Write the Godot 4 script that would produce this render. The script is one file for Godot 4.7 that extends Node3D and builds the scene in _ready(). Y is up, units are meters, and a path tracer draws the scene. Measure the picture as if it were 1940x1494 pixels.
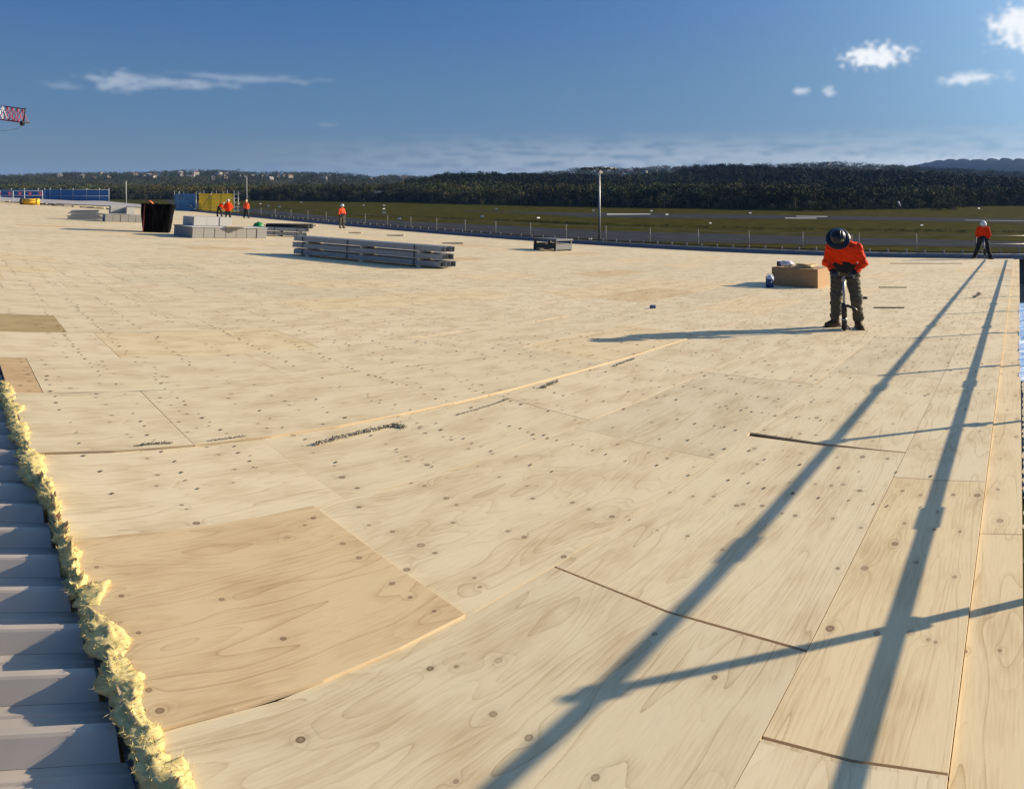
extends Node3D
# A plywood roof deck under construction beside an airfield, low winter sun from the right.
# x = right, -z = forward; the airfield is y = 0 and the deck stands about 12 m above it.

const EYE := 14.0
const SUN_BEARING := 72.0     # degrees right of straight ahead
const SUN_HEIGHT := 19.0
const NET_S := [-6, -3, -1.5, -0.6, 0, 0.6, 1.2, 1.8, 2.5, 3.2, 4, 5, 6.2, 7.6, 9.2, 11, 13.5, 16.5, 20, 24, 28, 32, 36]
const NET_T := [-4, -2, -0.8, 0, 0.45, 0.9, 1.5, 2.15, 2.8, 3.4, 4.0, 4.6, 5.25, 5.9, 6.5, 7.1, 7.8, 8.5, 9.5, 10.7, 12.2, 14, 16.5, 19.5, 23, 27.5, 33, 40, 48, 58, 70, 85, 105, 140]
# deck survey, metres east and north of the corner, one line per NET_T, pairs along NET_S
const NET := [
	[-21.564, 7.211, 14.767, 5.000, 11.401, 4.272, 9.945, 4.045, 9.240, 4.000, 8.741, 4.045, 8.429, 4.176, 8.277, 4.386, 8.261, 4.717, 8.376, 5.122, 8.624, 5.657, 9.053, 6.403, 9.681, 7.378, 10.509, 8.588, 11.529, 10.032, 12.734, 11.705, 14.463, 14.080, 16.587, 16.978, 19.102, 20.396, 22.002, 24.331, 24.920, 28.284, 27.847, 32.249, 30.781, 36.222],
	[-17.229, 6.325, -10.782, 3.606, 7.384, 2.500, 5.432, 2.088, 4.620, 2.000, 4.215, 2.088, 4.127, 2.332, 4.244, 2.691, 4.527, 3.202, 4.897, 3.774, 5.379, 4.472, 6.030, 5.385, 6.848, 6.515, 7.831, 7.859, 8.974, 9.415, 10.275, 11.180, 12.095, 13.647, 14.290, 16.621, 16.860, 20.100, 19.803, 24.083, 22.751, 28.071, 25.700, 32.062, 28.651, 36.056],
	[-15.345, 6.053, -8.268, 3.105, -4.917, 1.700, 2.953, 1.000, 1.848, 0.800, 1.666, 1.000, 1.914, 1.442, 2.280, 1.970, 2.753, 2.625, 3.246, 3.298, 3.820, 4.079, 4.546, 5.064, 5.423, 6.251, 6.450, 7.642, 7.627, 9.235, 8.953, 11.029, 10.796, 13.524, 13.011, 16.519, 15.595, 20.016, 18.550, 24.013, 21.505, 28.011, 24.460, 32.010, 27.416, 36.009],
	[-14.415, 6.000, -7.207, 3.000, -3.604, 1.500, -1.441, 0.600, 0.000, 0.000, 0.443, 0.600, 0.887, 1.200, 1.330, 1.800, 1.848, 2.500, 2.365, 3.200, 2.957, 4.000, 3.696, 5.000, 4.583, 6.200, 5.618, 7.600, 6.800, 9.200, 8.131, 11.000, 9.978, 13.500, 12.196, 16.500, 14.783, 20.000, 17.740, 24.000, 20.696, 28.000, 23.653, 32.000, 26.609, 36.000],
	[-14.005, 6.017, -6.836, 3.034, -3.306, 1.566, -1.319, 0.750, -0.374, 0.450, 0.072, 0.750, 0.487, 1.282, 0.917, 1.855, 1.425, 2.540, 1.937, 3.231, 2.524, 4.025, 3.260, 5.020, 4.144, 6.216, 5.177, 7.613, 6.358, 9.211, 7.687, 11.009, 9.534, 13.507, 11.750, 16.506, 14.337, 20.005, 17.293, 24.004, 20.249, 28.004, 23.205, 32.003, 26.161, 36.003],
	[-13.673, 6.067, -6.612, 3.132, -3.257, 1.749, -1.536, 1.082, -0.748, 0.900, -0.264, 1.082, 0.143, 1.500, 0.554, 2.012, 1.046, 2.657, 1.546, 3.324, 2.123, 4.100, 2.850, 5.080, 3.728, 6.265, 4.755, 7.653, 5.931, 9.244, 7.257, 11.037, 9.100, 13.530, 11.314, 16.525, 13.898, 20.020, 16.852, 24.017, 19.807, 28.014, 22.762, 32.013, 25.718, 36.011],
	[-13.343, 6.185, -6.503, 3.354, -3.430, 2.121, -1.958, 1.616, -1.247, 1.500, -0.729, 1.616, -0.301, 1.921, 0.104, 2.343, 0.579, 2.915, 1.063, 3.534, 1.625, 4.272, 2.337, 5.220, 3.201, 6.379, 4.216, 7.747, 5.383, 9.321, 6.701, 11.102, 8.537, 13.583, 10.744, 16.568, 13.323, 20.056, 16.273, 24.047, 19.225, 28.040, 22.178, 32.035, 25.132, 36.031],
	[-13.119, 6.374, -6.572, 3.691, -3.777, 2.622, -2.464, 2.232, -1.788, 2.150, -1.249, 2.232, -0.794, 2.462, -0.377, 2.804, 0.095, 3.297, 0.569, 3.855, 1.117, 4.541, 1.813, 5.443, 2.660, 6.562, 3.660, 7.898, 4.814, 9.448, 6.121, 11.208, 7.945, 13.670, 10.143, 16.639, 12.714, 20.115, 15.658, 24.096, 18.605, 28.082, 21.554, 32.072, 24.505, 36.064],
	[-13.016, 6.621, -6.777, 4.104, -4.204, 3.176, -2.986, 2.864, -2.329, 2.800, -1.777, 2.864, -1.300, 3.046, -0.866, 3.329, -0.386, 3.754, 0.086, 4.252, 0.627, 4.883, 1.310, 5.731, 2.143, 6.803, 3.128, 8.099, 4.267, 9.617, 5.561, 11.351, 7.371, 13.787, 9.557, 16.736, 12.118, 20.195, 15.054, 24.163, 17.995, 28.140, 20.940, 32.122, 23.887, 36.109],
	[-13.013, 6.896, -7.049, 4.534, -4.635, 3.716, -3.474, 3.453, -2.828, 3.400, -2.268, 3.453, -1.775, 3.606, -1.326, 3.847, -0.834, 4.220, -0.357, 4.669, 0.182, 5.250, 0.858, 6.046, 1.680, 7.071, 2.652, 8.326, 3.778, 9.808, 5.059, 11.513, 6.855, 13.922, 9.029, 16.847, 11.579, 20.287, 14.505, 24.240, 17.440, 28.206, 20.379, 32.180, 23.323, 36.160],
	[-13.084, 7.211, -7.376, 5.000, -5.085, 4.272, -3.966, 4.045, -3.327, 4.000, -2.762, 4.045, -2.256, 4.176, -1.793, 4.386, -1.288, 4.717, -0.804, 5.122, -0.262, 5.657, 0.412, 6.403, 1.226, 7.378, 2.187, 8.588, 3.301, 10.032, 4.569, 11.705, 6.351, 14.080, 8.511, 16.978, 11.050, 20.396, 13.966, 24.331, 16.893, 28.284, 19.826, 32.249, 22.765, 36.222],
	[-13.218, 7.560, -7.741, 5.492, -5.549, 4.838, -4.460, 4.639, -3.826, 4.600, -3.256, 4.639, -2.740, 4.754, -2.266, 4.940, -1.748, 5.235, -1.254, 5.604, -0.707, 6.096, -0.031, 6.794, 0.778, 7.720, 1.731, 8.884, 2.834, 10.286, 4.090, 11.923, 5.858, 14.262, 8.004, 17.129, 10.529, 20.522, 13.435, 24.437, 16.353, 28.375, 19.280, 32.329, 22.213, 36.293],
	[-13.423, 7.973, -8.168, 6.047, -6.060, 5.460, -4.996, 5.284, -4.366, 5.250, -3.793, 5.284, -3.269, 5.385, -2.783, 5.550, -2.252, 5.815, -1.748, 6.148, -1.192, 6.600, -0.512, 7.250, 0.297, 8.124, 1.244, 9.237, 2.337, 10.593, 3.582, 12.189, 5.334, 14.485, 7.464, 17.315, 9.976, 20.678, 12.868, 24.568, 15.777, 28.488, 18.696, 32.428, 21.622, 36.381],
	[-13.678, 8.415, -8.618, 6.619, -6.578, 6.088, -5.533, 5.930, -4.907, 5.900, -4.331, 5.930, -3.799, 6.021, -3.303, 6.168, -2.761, 6.408, -2.246, 6.712, -1.681, 7.128, -0.995, 7.734, -0.184, 8.559, 0.760, 9.621, 1.846, 10.929, 3.081, 12.482, 4.820, 14.733, 6.935, 17.523, 9.431, 20.852, 12.310, 24.715, 15.208, 28.615, 18.119, 32.539, 21.038, 36.480],
	[-13.951, 8.846, -9.049, 7.159, -7.061, 6.671, -6.030, 6.528, -5.406, 6.500, -4.828, 6.528, -4.290, 6.610, -3.787, 6.745, -3.235, 6.964, -2.711, 7.245, -2.137, 7.632, -1.443, 8.201, -0.628, 8.983, 0.316, 10.000, 1.397, 11.265, 2.625, 12.777, 4.352, 14.983, 6.453, 17.734, 8.936, 21.030, 11.802, 24.865, 14.690, 28.745, 17.592, 32.653, 20.505, 36.582],
	[-14.253, 9.296, -9.492, 7.708, -7.546, 7.257, -6.526, 7.125, -5.905, 7.100, -5.325, 7.125, -4.783, 7.201, -4.273, 7.325, -3.712, 7.527, -3.179, 7.788, -2.596, 8.149, -1.894, 8.684, -1.073, 9.426, -0.127, 10.400, 0.952, 11.621, 2.173, 13.092, 3.889, 15.253, 5.978, 17.963, 8.447, 21.223, 11.301, 25.028, 14.178, 28.886, 17.071, 32.778, 19.977, 36.693],
	[-14.637, 9.841, -10.019, 8.357, -8.115, 7.943, -7.107, 7.823, -6.487, 7.800, -5.905, 7.823, -5.359, 7.892, -4.842, 8.005, -4.271, 8.191, -3.729, 8.431, -3.136, 8.766, -2.424, 9.265, -1.595, 9.964, -0.645, 10.890, 0.433, 12.062, 1.650, 13.485, 3.356, 15.591, 5.431, 18.251, 7.885, 21.467, 10.723, 25.236, 13.587, 29.066, 16.470, 32.937, 19.367, 36.835],
	[-15.048, 10.404, -10.555, 9.014, -8.686, 8.631, -7.687, 8.521, -7.069, 8.500, -6.486, 8.521, -5.935, 8.584, -5.413, 8.688, -4.834, 8.860, -4.283, 9.082, -3.681, 9.394, -2.958, 9.862, -2.119, 10.521, -1.164, 11.402, -0.084, 12.526, 1.130, 13.901, 2.827, 15.953, 4.890, 18.561, 7.329, 21.731, 10.153, 25.461, 13.004, 29.262, 15.877, 33.110, 18.764, 36.990],
	[-15.674, 11.236, -11.333, 9.962, -9.505, 9.618, -8.517, 9.519, -7.901, 9.500, -7.316, 9.519, -6.760, 9.575, -6.231, 9.669, -5.642, 9.823, -5.080, 10.024, -4.465, 10.308, -3.727, 10.735, -2.875, 11.344, -1.909, 12.166, -0.824, 13.225, 0.389, 14.534, 2.079, 16.508, 4.127, 19.039, 6.547, 22.142, 9.350, 25.812, 12.183, 29.568, 15.040, 33.380, 17.914, 37.232],
	[-16.472, 12.267, -12.279, 11.113, -10.491, 10.805, -9.513, 10.717, -8.899, 10.700, -8.312, 10.717, -7.752, 10.767, -7.215, 10.850, -6.616, 10.988, -6.043, 11.168, -5.414, 11.423, -4.659, 11.811, -3.790, 12.366, -2.809, 13.124, -1.714, 14.111, -0.498, 15.346, 1.188, 17.226, 3.222, 19.666, 5.623, 22.682, 8.402, 26.277, 11.214, 29.975, 14.052, 33.742, 16.909, 37.556],
	[-17.521, 13.596, -13.478, 12.563, -11.726, 12.292, -10.759, 12.215, -10.146, 12.200, -9.558, 12.215, -8.993, 12.259, -8.450, 12.332, -7.840, 12.454, -7.254, 12.613, -6.610, 12.839, -5.837, 13.185, -4.947, 13.685, -3.946, 14.374, -2.835, 15.280, -1.609, 16.427, 0.078, 18.196, 2.103, 20.520, 4.484, 23.427, 7.238, 26.923, 10.025, 30.542, 12.839, 34.247, 15.676, 38.011],
	[-18.834, 15.232, -14.930, 14.318, -13.213, 14.080, -12.254, 14.013, -11.643, 14.000, -11.054, 14.013, -10.484, 14.051, -9.934, 14.115, -9.314, 14.221, -8.716, 14.361, -8.057, 14.560, -7.264, 14.866, -6.350, 15.311, -5.325, 15.930, -4.193, 16.752, -2.950, 17.804, -1.253, 19.449, 0.769, 21.639, 3.135, 24.413, 5.865, 27.785, 8.624, 31.305, 11.412, 34.928, 14.224, 38.626],
	[-20.725, 17.557, -16.963, 16.771, -15.281, 16.568, -14.331, 16.511, -13.722, 16.500, -13.131, 16.511, -12.557, 16.544, -12.000, 16.598, -11.369, 16.688, -10.758, 16.807, -10.082, 16.978, -9.266, 17.241, -8.323, 17.626, -7.267, 18.166, -6.102, 18.892, -4.832, 19.831, -3.111, 21.319, -1.079, 23.335, 1.279, 25.928, 3.986, 29.125, 6.716, 32.500, 9.472, 36.003, 12.252, 39.601],
	[-23.058, 20.402, -19.420, 19.729, -17.767, 19.558, -16.825, 19.509, -16.217, 19.500, -15.625, 19.509, -15.047, 19.537, -14.484, 19.583, -13.843, 19.660, -13.220, 19.761, -12.527, 19.906, -11.689, 20.131, -10.718, 20.462, -9.628, 20.929, -8.427, 21.561, -7.121, 22.389, -5.363, 23.717, -3.305, 25.544, -0.938, 27.933, 1.757, 30.923, 4.464, 34.121, 7.190, 37.473, 9.938, 40.942],
	[-25.834, 23.770, -22.298, 23.195, -20.670, 23.049, -19.735, 23.008, -19.128, 23.000, -18.534, 23.008, -17.953, 23.031, -17.385, 23.070, -16.736, 23.135, -16.102, 23.222, -15.395, 23.345, -14.536, 23.537, -13.538, 23.821, -12.415, 24.223, -11.176, 24.772, -9.829, 25.495, -8.024, 26.669, -5.926, 28.306, -3.533, 30.480, -0.830, 33.242, 1.865, 36.235, 4.569, 39.408, 7.289, 42.720],
	[-29.455, 28.147, -26.012, 27.663, -24.405, 27.541, -23.476, 27.507, -22.870, 27.500, -22.276, 27.507, -21.692, 27.526, -21.118, 27.559, -20.461, 27.613, -19.818, 27.686, -19.097, 27.789, -18.218, 27.951, -17.193, 28.190, -16.035, 28.531, -14.754, 28.998, -13.362, 29.618, -11.497, 30.635, -9.340, 32.070, -6.898, 34.004, -4.165, 36.500, -1.462, 39.246, 1.234, 42.193, 3.933, 45.302],
	[-33.927, 33.541, -30.562, 33.136, -28.973, 33.034, -28.049, 33.005, -27.444, 33.000, -26.849, 33.005, -26.262, 33.022, -25.684, 33.049, -25.021, 33.095, -24.368, 33.155, -23.636, 33.242, -22.739, 33.377, -21.689, 33.577, -20.498, 33.864, -19.177, 34.258, -17.737, 34.785, -15.807, 35.655, -13.577, 36.895, -11.066, 38.588, -8.277, 40.804, -5.541, 43.278, -2.833, 45.967, -0.137, 48.836],
	[-39.660, 40.447, -36.362, 40.112, -34.790, 40.028, -33.870, 40.004, -33.266, 40.000, -32.670, 40.004, -32.081, 40.018, -31.499, 40.040, -30.829, 40.078, -30.169, 40.128, -29.425, 40.200, -28.512, 40.311, -27.439, 40.478, -26.216, 40.716, -24.856, 41.044, -23.368, 41.485, -21.368, 42.217, -19.056, 43.270, -16.458, 44.721, -13.585, 46.648, -10.787, 48.826, -8.038, 51.225, -5.319, 53.814],
	[-46.245, 48.374, -42.999, 48.094, -41.439, 48.023, -40.522, 48.004, -39.919, 48.000, -39.322, 48.004, -38.732, 48.015, -38.147, 48.034, -37.472, 48.065, -36.805, 48.107, -36.053, 48.166, -35.126, 48.260, -34.034, 48.399, -32.785, 48.598, -31.391, 48.874, -29.860, 49.244, -27.797, 49.862, -25.406, 50.757, -22.717, 52.000, -19.749, 53.666, -16.870, 55.570, -14.056, 57.689, -11.289, 60.000],
	[-54.504, 58.310, -51.301, 58.078, -49.752, 58.019, -48.838, 58.003, -48.236, 58.000, -47.638, 58.003, -47.046, 58.012, -46.459, 58.028, -45.780, 58.054, -45.107, 58.088, -44.347, 58.138, -43.408, 58.215, -42.299, 58.330, -41.026, 58.496, -39.601, 58.725, -38.031, 59.034, -35.907, 59.550, -33.436, 60.301, -30.651, 61.351, -27.575, 62.769, -24.596, 64.405, -21.693, 66.242, -18.852, 68.264],
	[-64.436, 70.257, -61.270, 70.064, -59.729, 70.016, -58.818, 70.003, -58.215, 70.000, -57.618, 70.003, -57.024, 70.010, -56.435, 70.023, -55.752, 70.045, -55.075, 70.073, -54.308, 70.114, -53.360, 70.178, -52.235, 70.274, -50.943, 70.411, -49.490, 70.602, -47.885, 70.859, -45.706, 71.290, -43.163, 71.918, -40.284, 72.801, -37.100, 74.000, -34.013, 75.392, -31.008, 76.968, -28.073, 78.715],
	[-76.871, 85.212, -73.735, 85.053, -72.201, 85.013, -71.292, 85.002, -70.690, 85.000, -70.092, 85.002, -69.497, 85.008, -68.906, 85.019, -68.220, 85.037, -67.540, 85.060, -66.767, 85.094, -65.810, 85.147, -64.673, 85.226, -63.362, 85.339, -61.885, 85.496, -60.249, 85.709, -58.020, 86.065, -55.408, 86.587, -52.442, 87.321, -49.148, 88.323, -45.949, 89.493, -42.832, 90.824, -39.788, 92.309],
	[-93.469, 105.171, -90.359, 105.043, -88.832, 105.011, -87.925, 105.002, -87.323, 105.000, -86.725, 105.002, -86.129, 105.007, -85.536, 105.015, -84.848, 105.030, -84.163, 105.049, -83.386, 105.076, -82.420, 105.119, -81.272, 105.183, -79.945, 105.275, -78.446, 105.402, -76.781, 105.575, -74.505, 105.864, -71.828, 106.289, -68.775, 106.888, -65.372, 107.708, -62.055, 108.669, -58.817, 109.768, -55.650, 111.000],
	[-122.540, 140.129, -119.458, 140.032, -117.938, 140.008, -117.032, 140.001, -116.431, 140.000, -115.832, 140.001, -115.235, 140.005, -114.640, 140.012, -113.949, 140.022, -113.261, 140.037, -112.478, 140.057, -111.504, 140.089, -110.343, 140.137, -108.999, 140.206, -107.475, 140.302, -105.778, 140.431, -103.450, 140.649, -100.699, 140.969, -97.546, 141.421, -94.014, 142.042, -90.554, 142.773, -87.163, 143.611, -83.836, 144.554],
]

var rng := RandomNumberGenerator.new()
var taken := {}
var M := {}

func _ready() -> void:
	rng.seed = 7
	setup_view()
	make_materials()
	build_terrain()
	build_deck()
	build_metal_roof()
	build_insulation()
	build_edge_protection()
	build_gutter()
	build_far_roof()
	build_site_objects()
	build_people()
	build_background()
	print("done ", Time.get_ticks_msec())

# ------------------------------------------------------------------ view, sky, sun
func setup_view() -> void:
	var cam := Camera3D.new()
	cam.name = "camera"
	cam.projection = Camera3D.PROJECTION_FRUSTUM
	cam.near = 0.05
	cam.far = 12000.0
	cam.size = cam.near * 1494.0 / 1300.0
	cam.frustum_offset = Vector2(0, -cam.near * (747.0 - 350.0) / 1300.0)
	cam.position = Vector3(0, EYE, 0)
	add_child(cam)
	cam.current = true
	var env := Environment.new()
	env.background_mode = Environment.BG_SKY
	env.tonemap_mode = Environment.TONE_MAPPER_LINEAR
	env.tonemap_exposure = 1.62
	env.background_energy_multiplier = 1.0
	env.sdfgi_enabled = true
	env.ssao_enabled = true
	env.ssil_enabled = true
	env.fog_enabled = true
	env.fog_density = 0.00005
	env.fog_light_color = Color(0.50, 0.66, 0.90)
	var sky := Sky.new()
	var sm := PanoramaSkyMaterial.new()
	sm.panorama = ImageTexture.create_from_image(sky_image())
	sm.filter = true
	sky.sky_material = sm
	env.sky = sky
	var we := WorldEnvironment.new()
	we.name = "environment"
	we.environment = env
	add_child(we)
	var sun := DirectionalLight3D.new()
	sun.name = "sun"
	sun.light_energy = 1.6
	sun.light_color = Color(1.0, 0.92, 0.80)
	sun.light_angular_distance = 0.53
	sun.shadow_enabled = true
	sun.rotation_degrees = Vector3(-SUN_HEIGHT, -SUN_BEARING + 180.0, 0)
	# the light shines along -z of the node, so its +z points at the sun
	sun.basis = Basis.looking_at(-sun_dir(), Vector3.UP)
	add_child(sun)

func sun_dir() -> Vector3:
	var a := deg_to_rad(SUN_BEARING)
	var e := deg_to_rad(SUN_HEIGHT)
	return Vector3(sin(a) * cos(e), sin(e), -cos(a) * cos(e))

func lin(r: float, g: float, b: float) -> Color:
	return Color(r, g, b).linear_to_srgb()

# Clear sky as a coarse picture (air only), then a few clouds at full resolution.
func sky_image() -> Image:
	var w := 512
	var h := 256
	var im := Image.create(w, h, false, Image.FORMAT_RGB8)
	var zen := Color(0.021, 0.068, 0.19)
	var mid := Color(0.027, 0.086, 0.222)
	var low := Color(0.068, 0.134, 0.222)
	var hor := Color(0.105, 0.142, 0.178)
	var sd := sun_dir()
	for y in h:
		var el := PI * 0.5 - PI * (y + 0.5) / h
		var d := rad_to_deg(el)
		var c := hor.lerp(low, smoothstep(0.0, 6.0, d)).lerp(mid.lerp(zen, smoothstep(14.0, 60.0, d)), smoothstep(3.0, 17.0, d))
		for x in w:
			var az := (float(x) + 0.5) / w * TAU - PI
			# bright air close round the sun, bluish farther out
			var dir := Vector3(sin(az) * cos(el), sin(el), -cos(az) * cos(el))
			var off := rad_to_deg(acos(clampf(dir.dot(sd), -1.0, 1.0)))
			var halo := 1.5 / (1.0 + pow(off / 20.0, 3.3)) * (1.0 if d > 0.0 else 0.0)
			var k := Color(0.98, 0.96, 0.9).lerp(Color(0.72, 1.08, 1.35), smoothstep(5.0, 40.0, off))
			im.set_pixel(x, y, Color(c.r + halo * k.r, c.g + halo * k.g, c.b + halo * k.b).linear_to_srgb())
	im.resize(2048, 1024, Image.INTERPOLATE_CUBIC)
	# clouds: [centre bearing, centre elevation, half width, half height] in degrees, kind
	var n := FastNoiseLite.new()
	n.seed = 5
	n.noise_type = FastNoiseLite.TYPE_SIMPLEX_SMOOTH
	n.fractal_octaves = 5
	n.frequency = 0.35
	var puffs := [
		# bearing, elevation, half width, half height, density, stretch
		[27.9, 9.35, 2.3, 1.15, 1.5, 1.0], [37.6, 10.3, 2.9, 2.0, 1.8, 1.0], [36.3, 10.9, 1.6, 0.9, 1.5, 1.0], [39.4, 11.4, 2.2, 2.2, 1.8, 1.0],
		[33.8, 7.3, 2.1, 0.55, 0.75, 1.6], [22.9, 7.1, 0.75, 0.42, 0.55, 1.2], [24.8, 7.0, 0.6, 0.5, 0.5, 1.2],
		[-29.8, 7.4, 2.2, 0.95, 0.30, 2.0], [-26.5, 7.6, 5.0, 0.55, 0.26, 4.0], [-20.5, 8.2, 6.0, 0.40, 0.20, 5.0], [-33.2, 6.9, 1.6, 0.4, 0.12, 3.0], [-15.0, 4.8, 0.9, 0.16, 0.12, 4.0]]
	for j in range(416, 560):
		var el := rad_to_deg(PI * 0.5 - PI * (j + 0.5) / 1024.0)
		if el < -1.0:
			break
		for i in range(720, 1330):
			var az := rad_to_deg((float(i) + 0.5) / 2048.0 * TAU - PI)
			var a := 0.0
			for p in puffs:
				var px: float = (az - p[0]) / p[2]
				var py: float = (el - p[1]) / p[3]
				if absf(px) > 1.7 or absf(py) > 1.9:
					continue
				var q: float = n.get_noise_3d(az * 5.0 / p[5], el * 6.0, p[0])
				var flat := 1.5 if py < 0.0 else 1.0
				var r := sqrt(px * px + py * py * flat) + q * 0.85
				var dens: float = smoothstep(1.05, 0.15, r) * p[4]
				if dens > a:
					a = dens
			# a low bank of stratocumulus along the far hills, thickest to the right
			var top := 2.35 - 0.022 * (az - 20.0)
			var bank := smoothstep(8.0, 34.0, az) * smoothstep(top + 0.25, top - 0.35, el + 0.5 * n.get_noise_2d(az * 3.0, el * 12.0 + 40.0)) * smoothstep(-1.0, 0.9, el)
			bank *= 0.75 + 0.4 * n.get_noise_2d(az * 1.4, el * 10.0)
			if bank * 0.62 > a:
				a = bank * 0.62
			# thin veils
			var veil := smoothstep(-30.0, 15.0, az) * smoothstep(4.8, 1.5, el) * clampf(0.25 + 0.6 * n.get_noise_2d(az * 0.7, el * 5.0 + 80.0), 0.0, 0.28)
			a = maxf(clampf(a, 0.0, 0.96), veil)
			if a <= 0.003:
				continue
			var c := im.get_pixel(i, j).srgb_to_linear()
			var white := Color(0.60, 0.615, 0.635)
			im.set_pixel(i, j, c.lerp(white, a).linear_to_srgb())
	# straight ahead is the picture's left border
	var out := Image.create(2048, 1024, false, Image.FORMAT_RGB8)
	out.blit_rect(im, Rect2i(1024, 0, 1024, 1024), Vector2i(0, 0))
	out.blit_rect(im, Rect2i(0, 0, 1024, 1024), Vector2i(1024, 0))
	return out

# ------------------------------------------------------------------ helpers
func numbered(called: String) -> String:
	if not taken.has(called):
		taken[called] = 0
		return called
	taken[called] += 1
	return "%s_%03d" % [called, taken[called]]

func tag(o: Node, label: String, category: String, group := "") -> void:
	o.set_meta("label", label)
	o.set_meta("category", category)
	if group:
		o.set_meta("group", group)

func thing(called: String, label: String, category: String, at := Vector3.ZERO, turn := 0.0, group := "") -> Node3D:
	var o := Node3D.new()
	o.name = numbered(called)
	add_child(o)
	o.position = at
	o.rotation.y = turn
	tag(o, label, category, group)
	return o

func struct(called: String, mesh: Mesh, m: Material, parent: Node = null) -> MeshInstance3D:
	var o := part(called, mesh, m, self if parent == null else parent)
	if parent == null:
		o.set_meta("kind", "structure")
	return o

func part(called: String, mesh: Mesh, m: Material, parent: Node, at := Vector3.ZERO) -> MeshInstance3D:
	var o := MeshInstance3D.new()
	o.mesh = mesh
	if m:
		o.material_override = m
	o.position = at
	if parent == self:
		o.name = numbered(called)
		add_child(o)
	else:
		o.name = called
		parent.add_child(o, true)
	return o

func mat(c: Color, rough := 0.8, metal := 0.0, spec := 0.5) -> StandardMaterial3D:
	var m := StandardMaterial3D.new()
	m.albedo_color = c
	m.roughness = rough
	m.metallic = metal
	m.metallic_specular = spec
	return m

func noise_tex(freq: float, octaves: int, c0: Color, c1: Color, size := 256, sd := 1) -> ImageTexture:
	var n := FastNoiseLite.new()
	n.seed = sd
	n.frequency = freq
	n.fractal_octaves = octaves
	var g := n.get_seamless_image(size, size)
	var im := Image.create(size, size, false, Image.FORMAT_RGB8)
	for y in size:
		for x in size:
			im.set_pixel(x, y, c0.lerp(c1, g.get_pixel(x, y).r))
	return ImageTexture.create_from_image(im)

func textured(tex: Texture2D, scale: float, rough := 0.85, metal := 0.0) -> StandardMaterial3D:
	var m := StandardMaterial3D.new()
	m.albedo_texture = tex
	m.uv1_triplanar = true
	m.uv1_world_triplanar = true
	m.uv1_scale = Vector3.ONE * scale
	m.roughness = rough
	m.metallic = metal
	return m

func quad(st: SurfaceTool, a: Vector3, b: Vector3, c: Vector3, d: Vector3) -> void:
	for v in [a, b, c, a, c, d]:
		st.add_vertex(v)

func start() -> SurfaceTool:
	var st := SurfaceTool.new()
	st.begin(Mesh.PRIMITIVE_TRIANGLES)
	st.set_smooth_group(-1)
	return st

func finish(st: SurfaceTool) -> ArrayMesh:
	st.generate_normals()
	return st.commit()

# a box with chamfered vertical and horizontal edges, its base centre at `at`
func add_box(st: SurfaceTool, xf: Transform3D, size: Vector3, bevel := 0.0) -> void:
	var h := size * 0.5
	var b := minf(bevel, minf(h.x, minf(h.y, h.z)) * 0.6)
	if b <= 0.0:
		var p := []
		for i in 8:
			p.append(xf * Vector3(h.x if i & 1 else -h.x, h.y if i & 2 else -h.y, h.z if i & 4 else -h.z))
		for f in [[0, 2, 3, 1], [5, 7, 6, 4], [4, 6, 2, 0], [1, 3, 7, 5], [2, 6, 7, 3], [4, 0, 1, 5]]:
			quad(st, p[f[3]], p[f[2]], p[f[1]], p[f[0]])
		return
	# bevelled: three slabs' faces, edge strips and corner triangles
	for ax in 3:
		var u := (ax + 1) % 3
		var v := (ax + 2) % 3
		for sg in [-1.0, 1.0]:
			var c := []
			for k in [[-1, -1], [1, -1], [1, 1], [-1, 1]]:
				var q := Vector3.ZERO
				q[ax] = sg * h[ax]
				q[u] = k[0] * (h[u] - b)
				q[v] = k[1] * (h[v] - b)
				c.append(xf * q)
			if sg < 0:
				c.reverse()
			quad(st, c[3], c[2], c[1], c[0])
		for s1 in [-1.0, 1.0]:
			for s2 in [-1.0, 1.0]:
				var c := []
				for k in [[0, -1], [0, 1], [1, 1], [1, -1]]:
					var q := Vector3.ZERO
					q[u] = s1 * (h[u] - (b if k[0] else 0.0))
					q[v] = s2 * (h[v] - (0.0 if k[0] else b))
					q[ax] = k[1] * (h[ax] - b)
					c.append(xf * q)
				if s1 * s2 < 0:
					c.reverse()
				quad(st, c[3], c[2], c[1], c[0])
	for i in 8:
		var s := Vector3(1 if i & 1 else -1, 1 if i & 2 else -1, 1 if i & 4 else -1)
		var a := xf * (s * (h - Vector3(0, b, b)))
		var e := xf * (s * (h - Vector3(b, 0, b)))
		var f := xf * (s * (h - Vector3(b, b, 0)))
		if s.x * s.y * s.z > 0:
			for w in [a, f, e]:
				st.add_vertex(w)
		else:
			for w in [a, e, f]:
				st.add_vertex(w)

func box_mesh(size: Vector3, bevel := 0.0) -> ArrayMesh:
	var st := start()
	add_box(st, Transform3D(), size, bevel)
	return finish(st)

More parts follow.
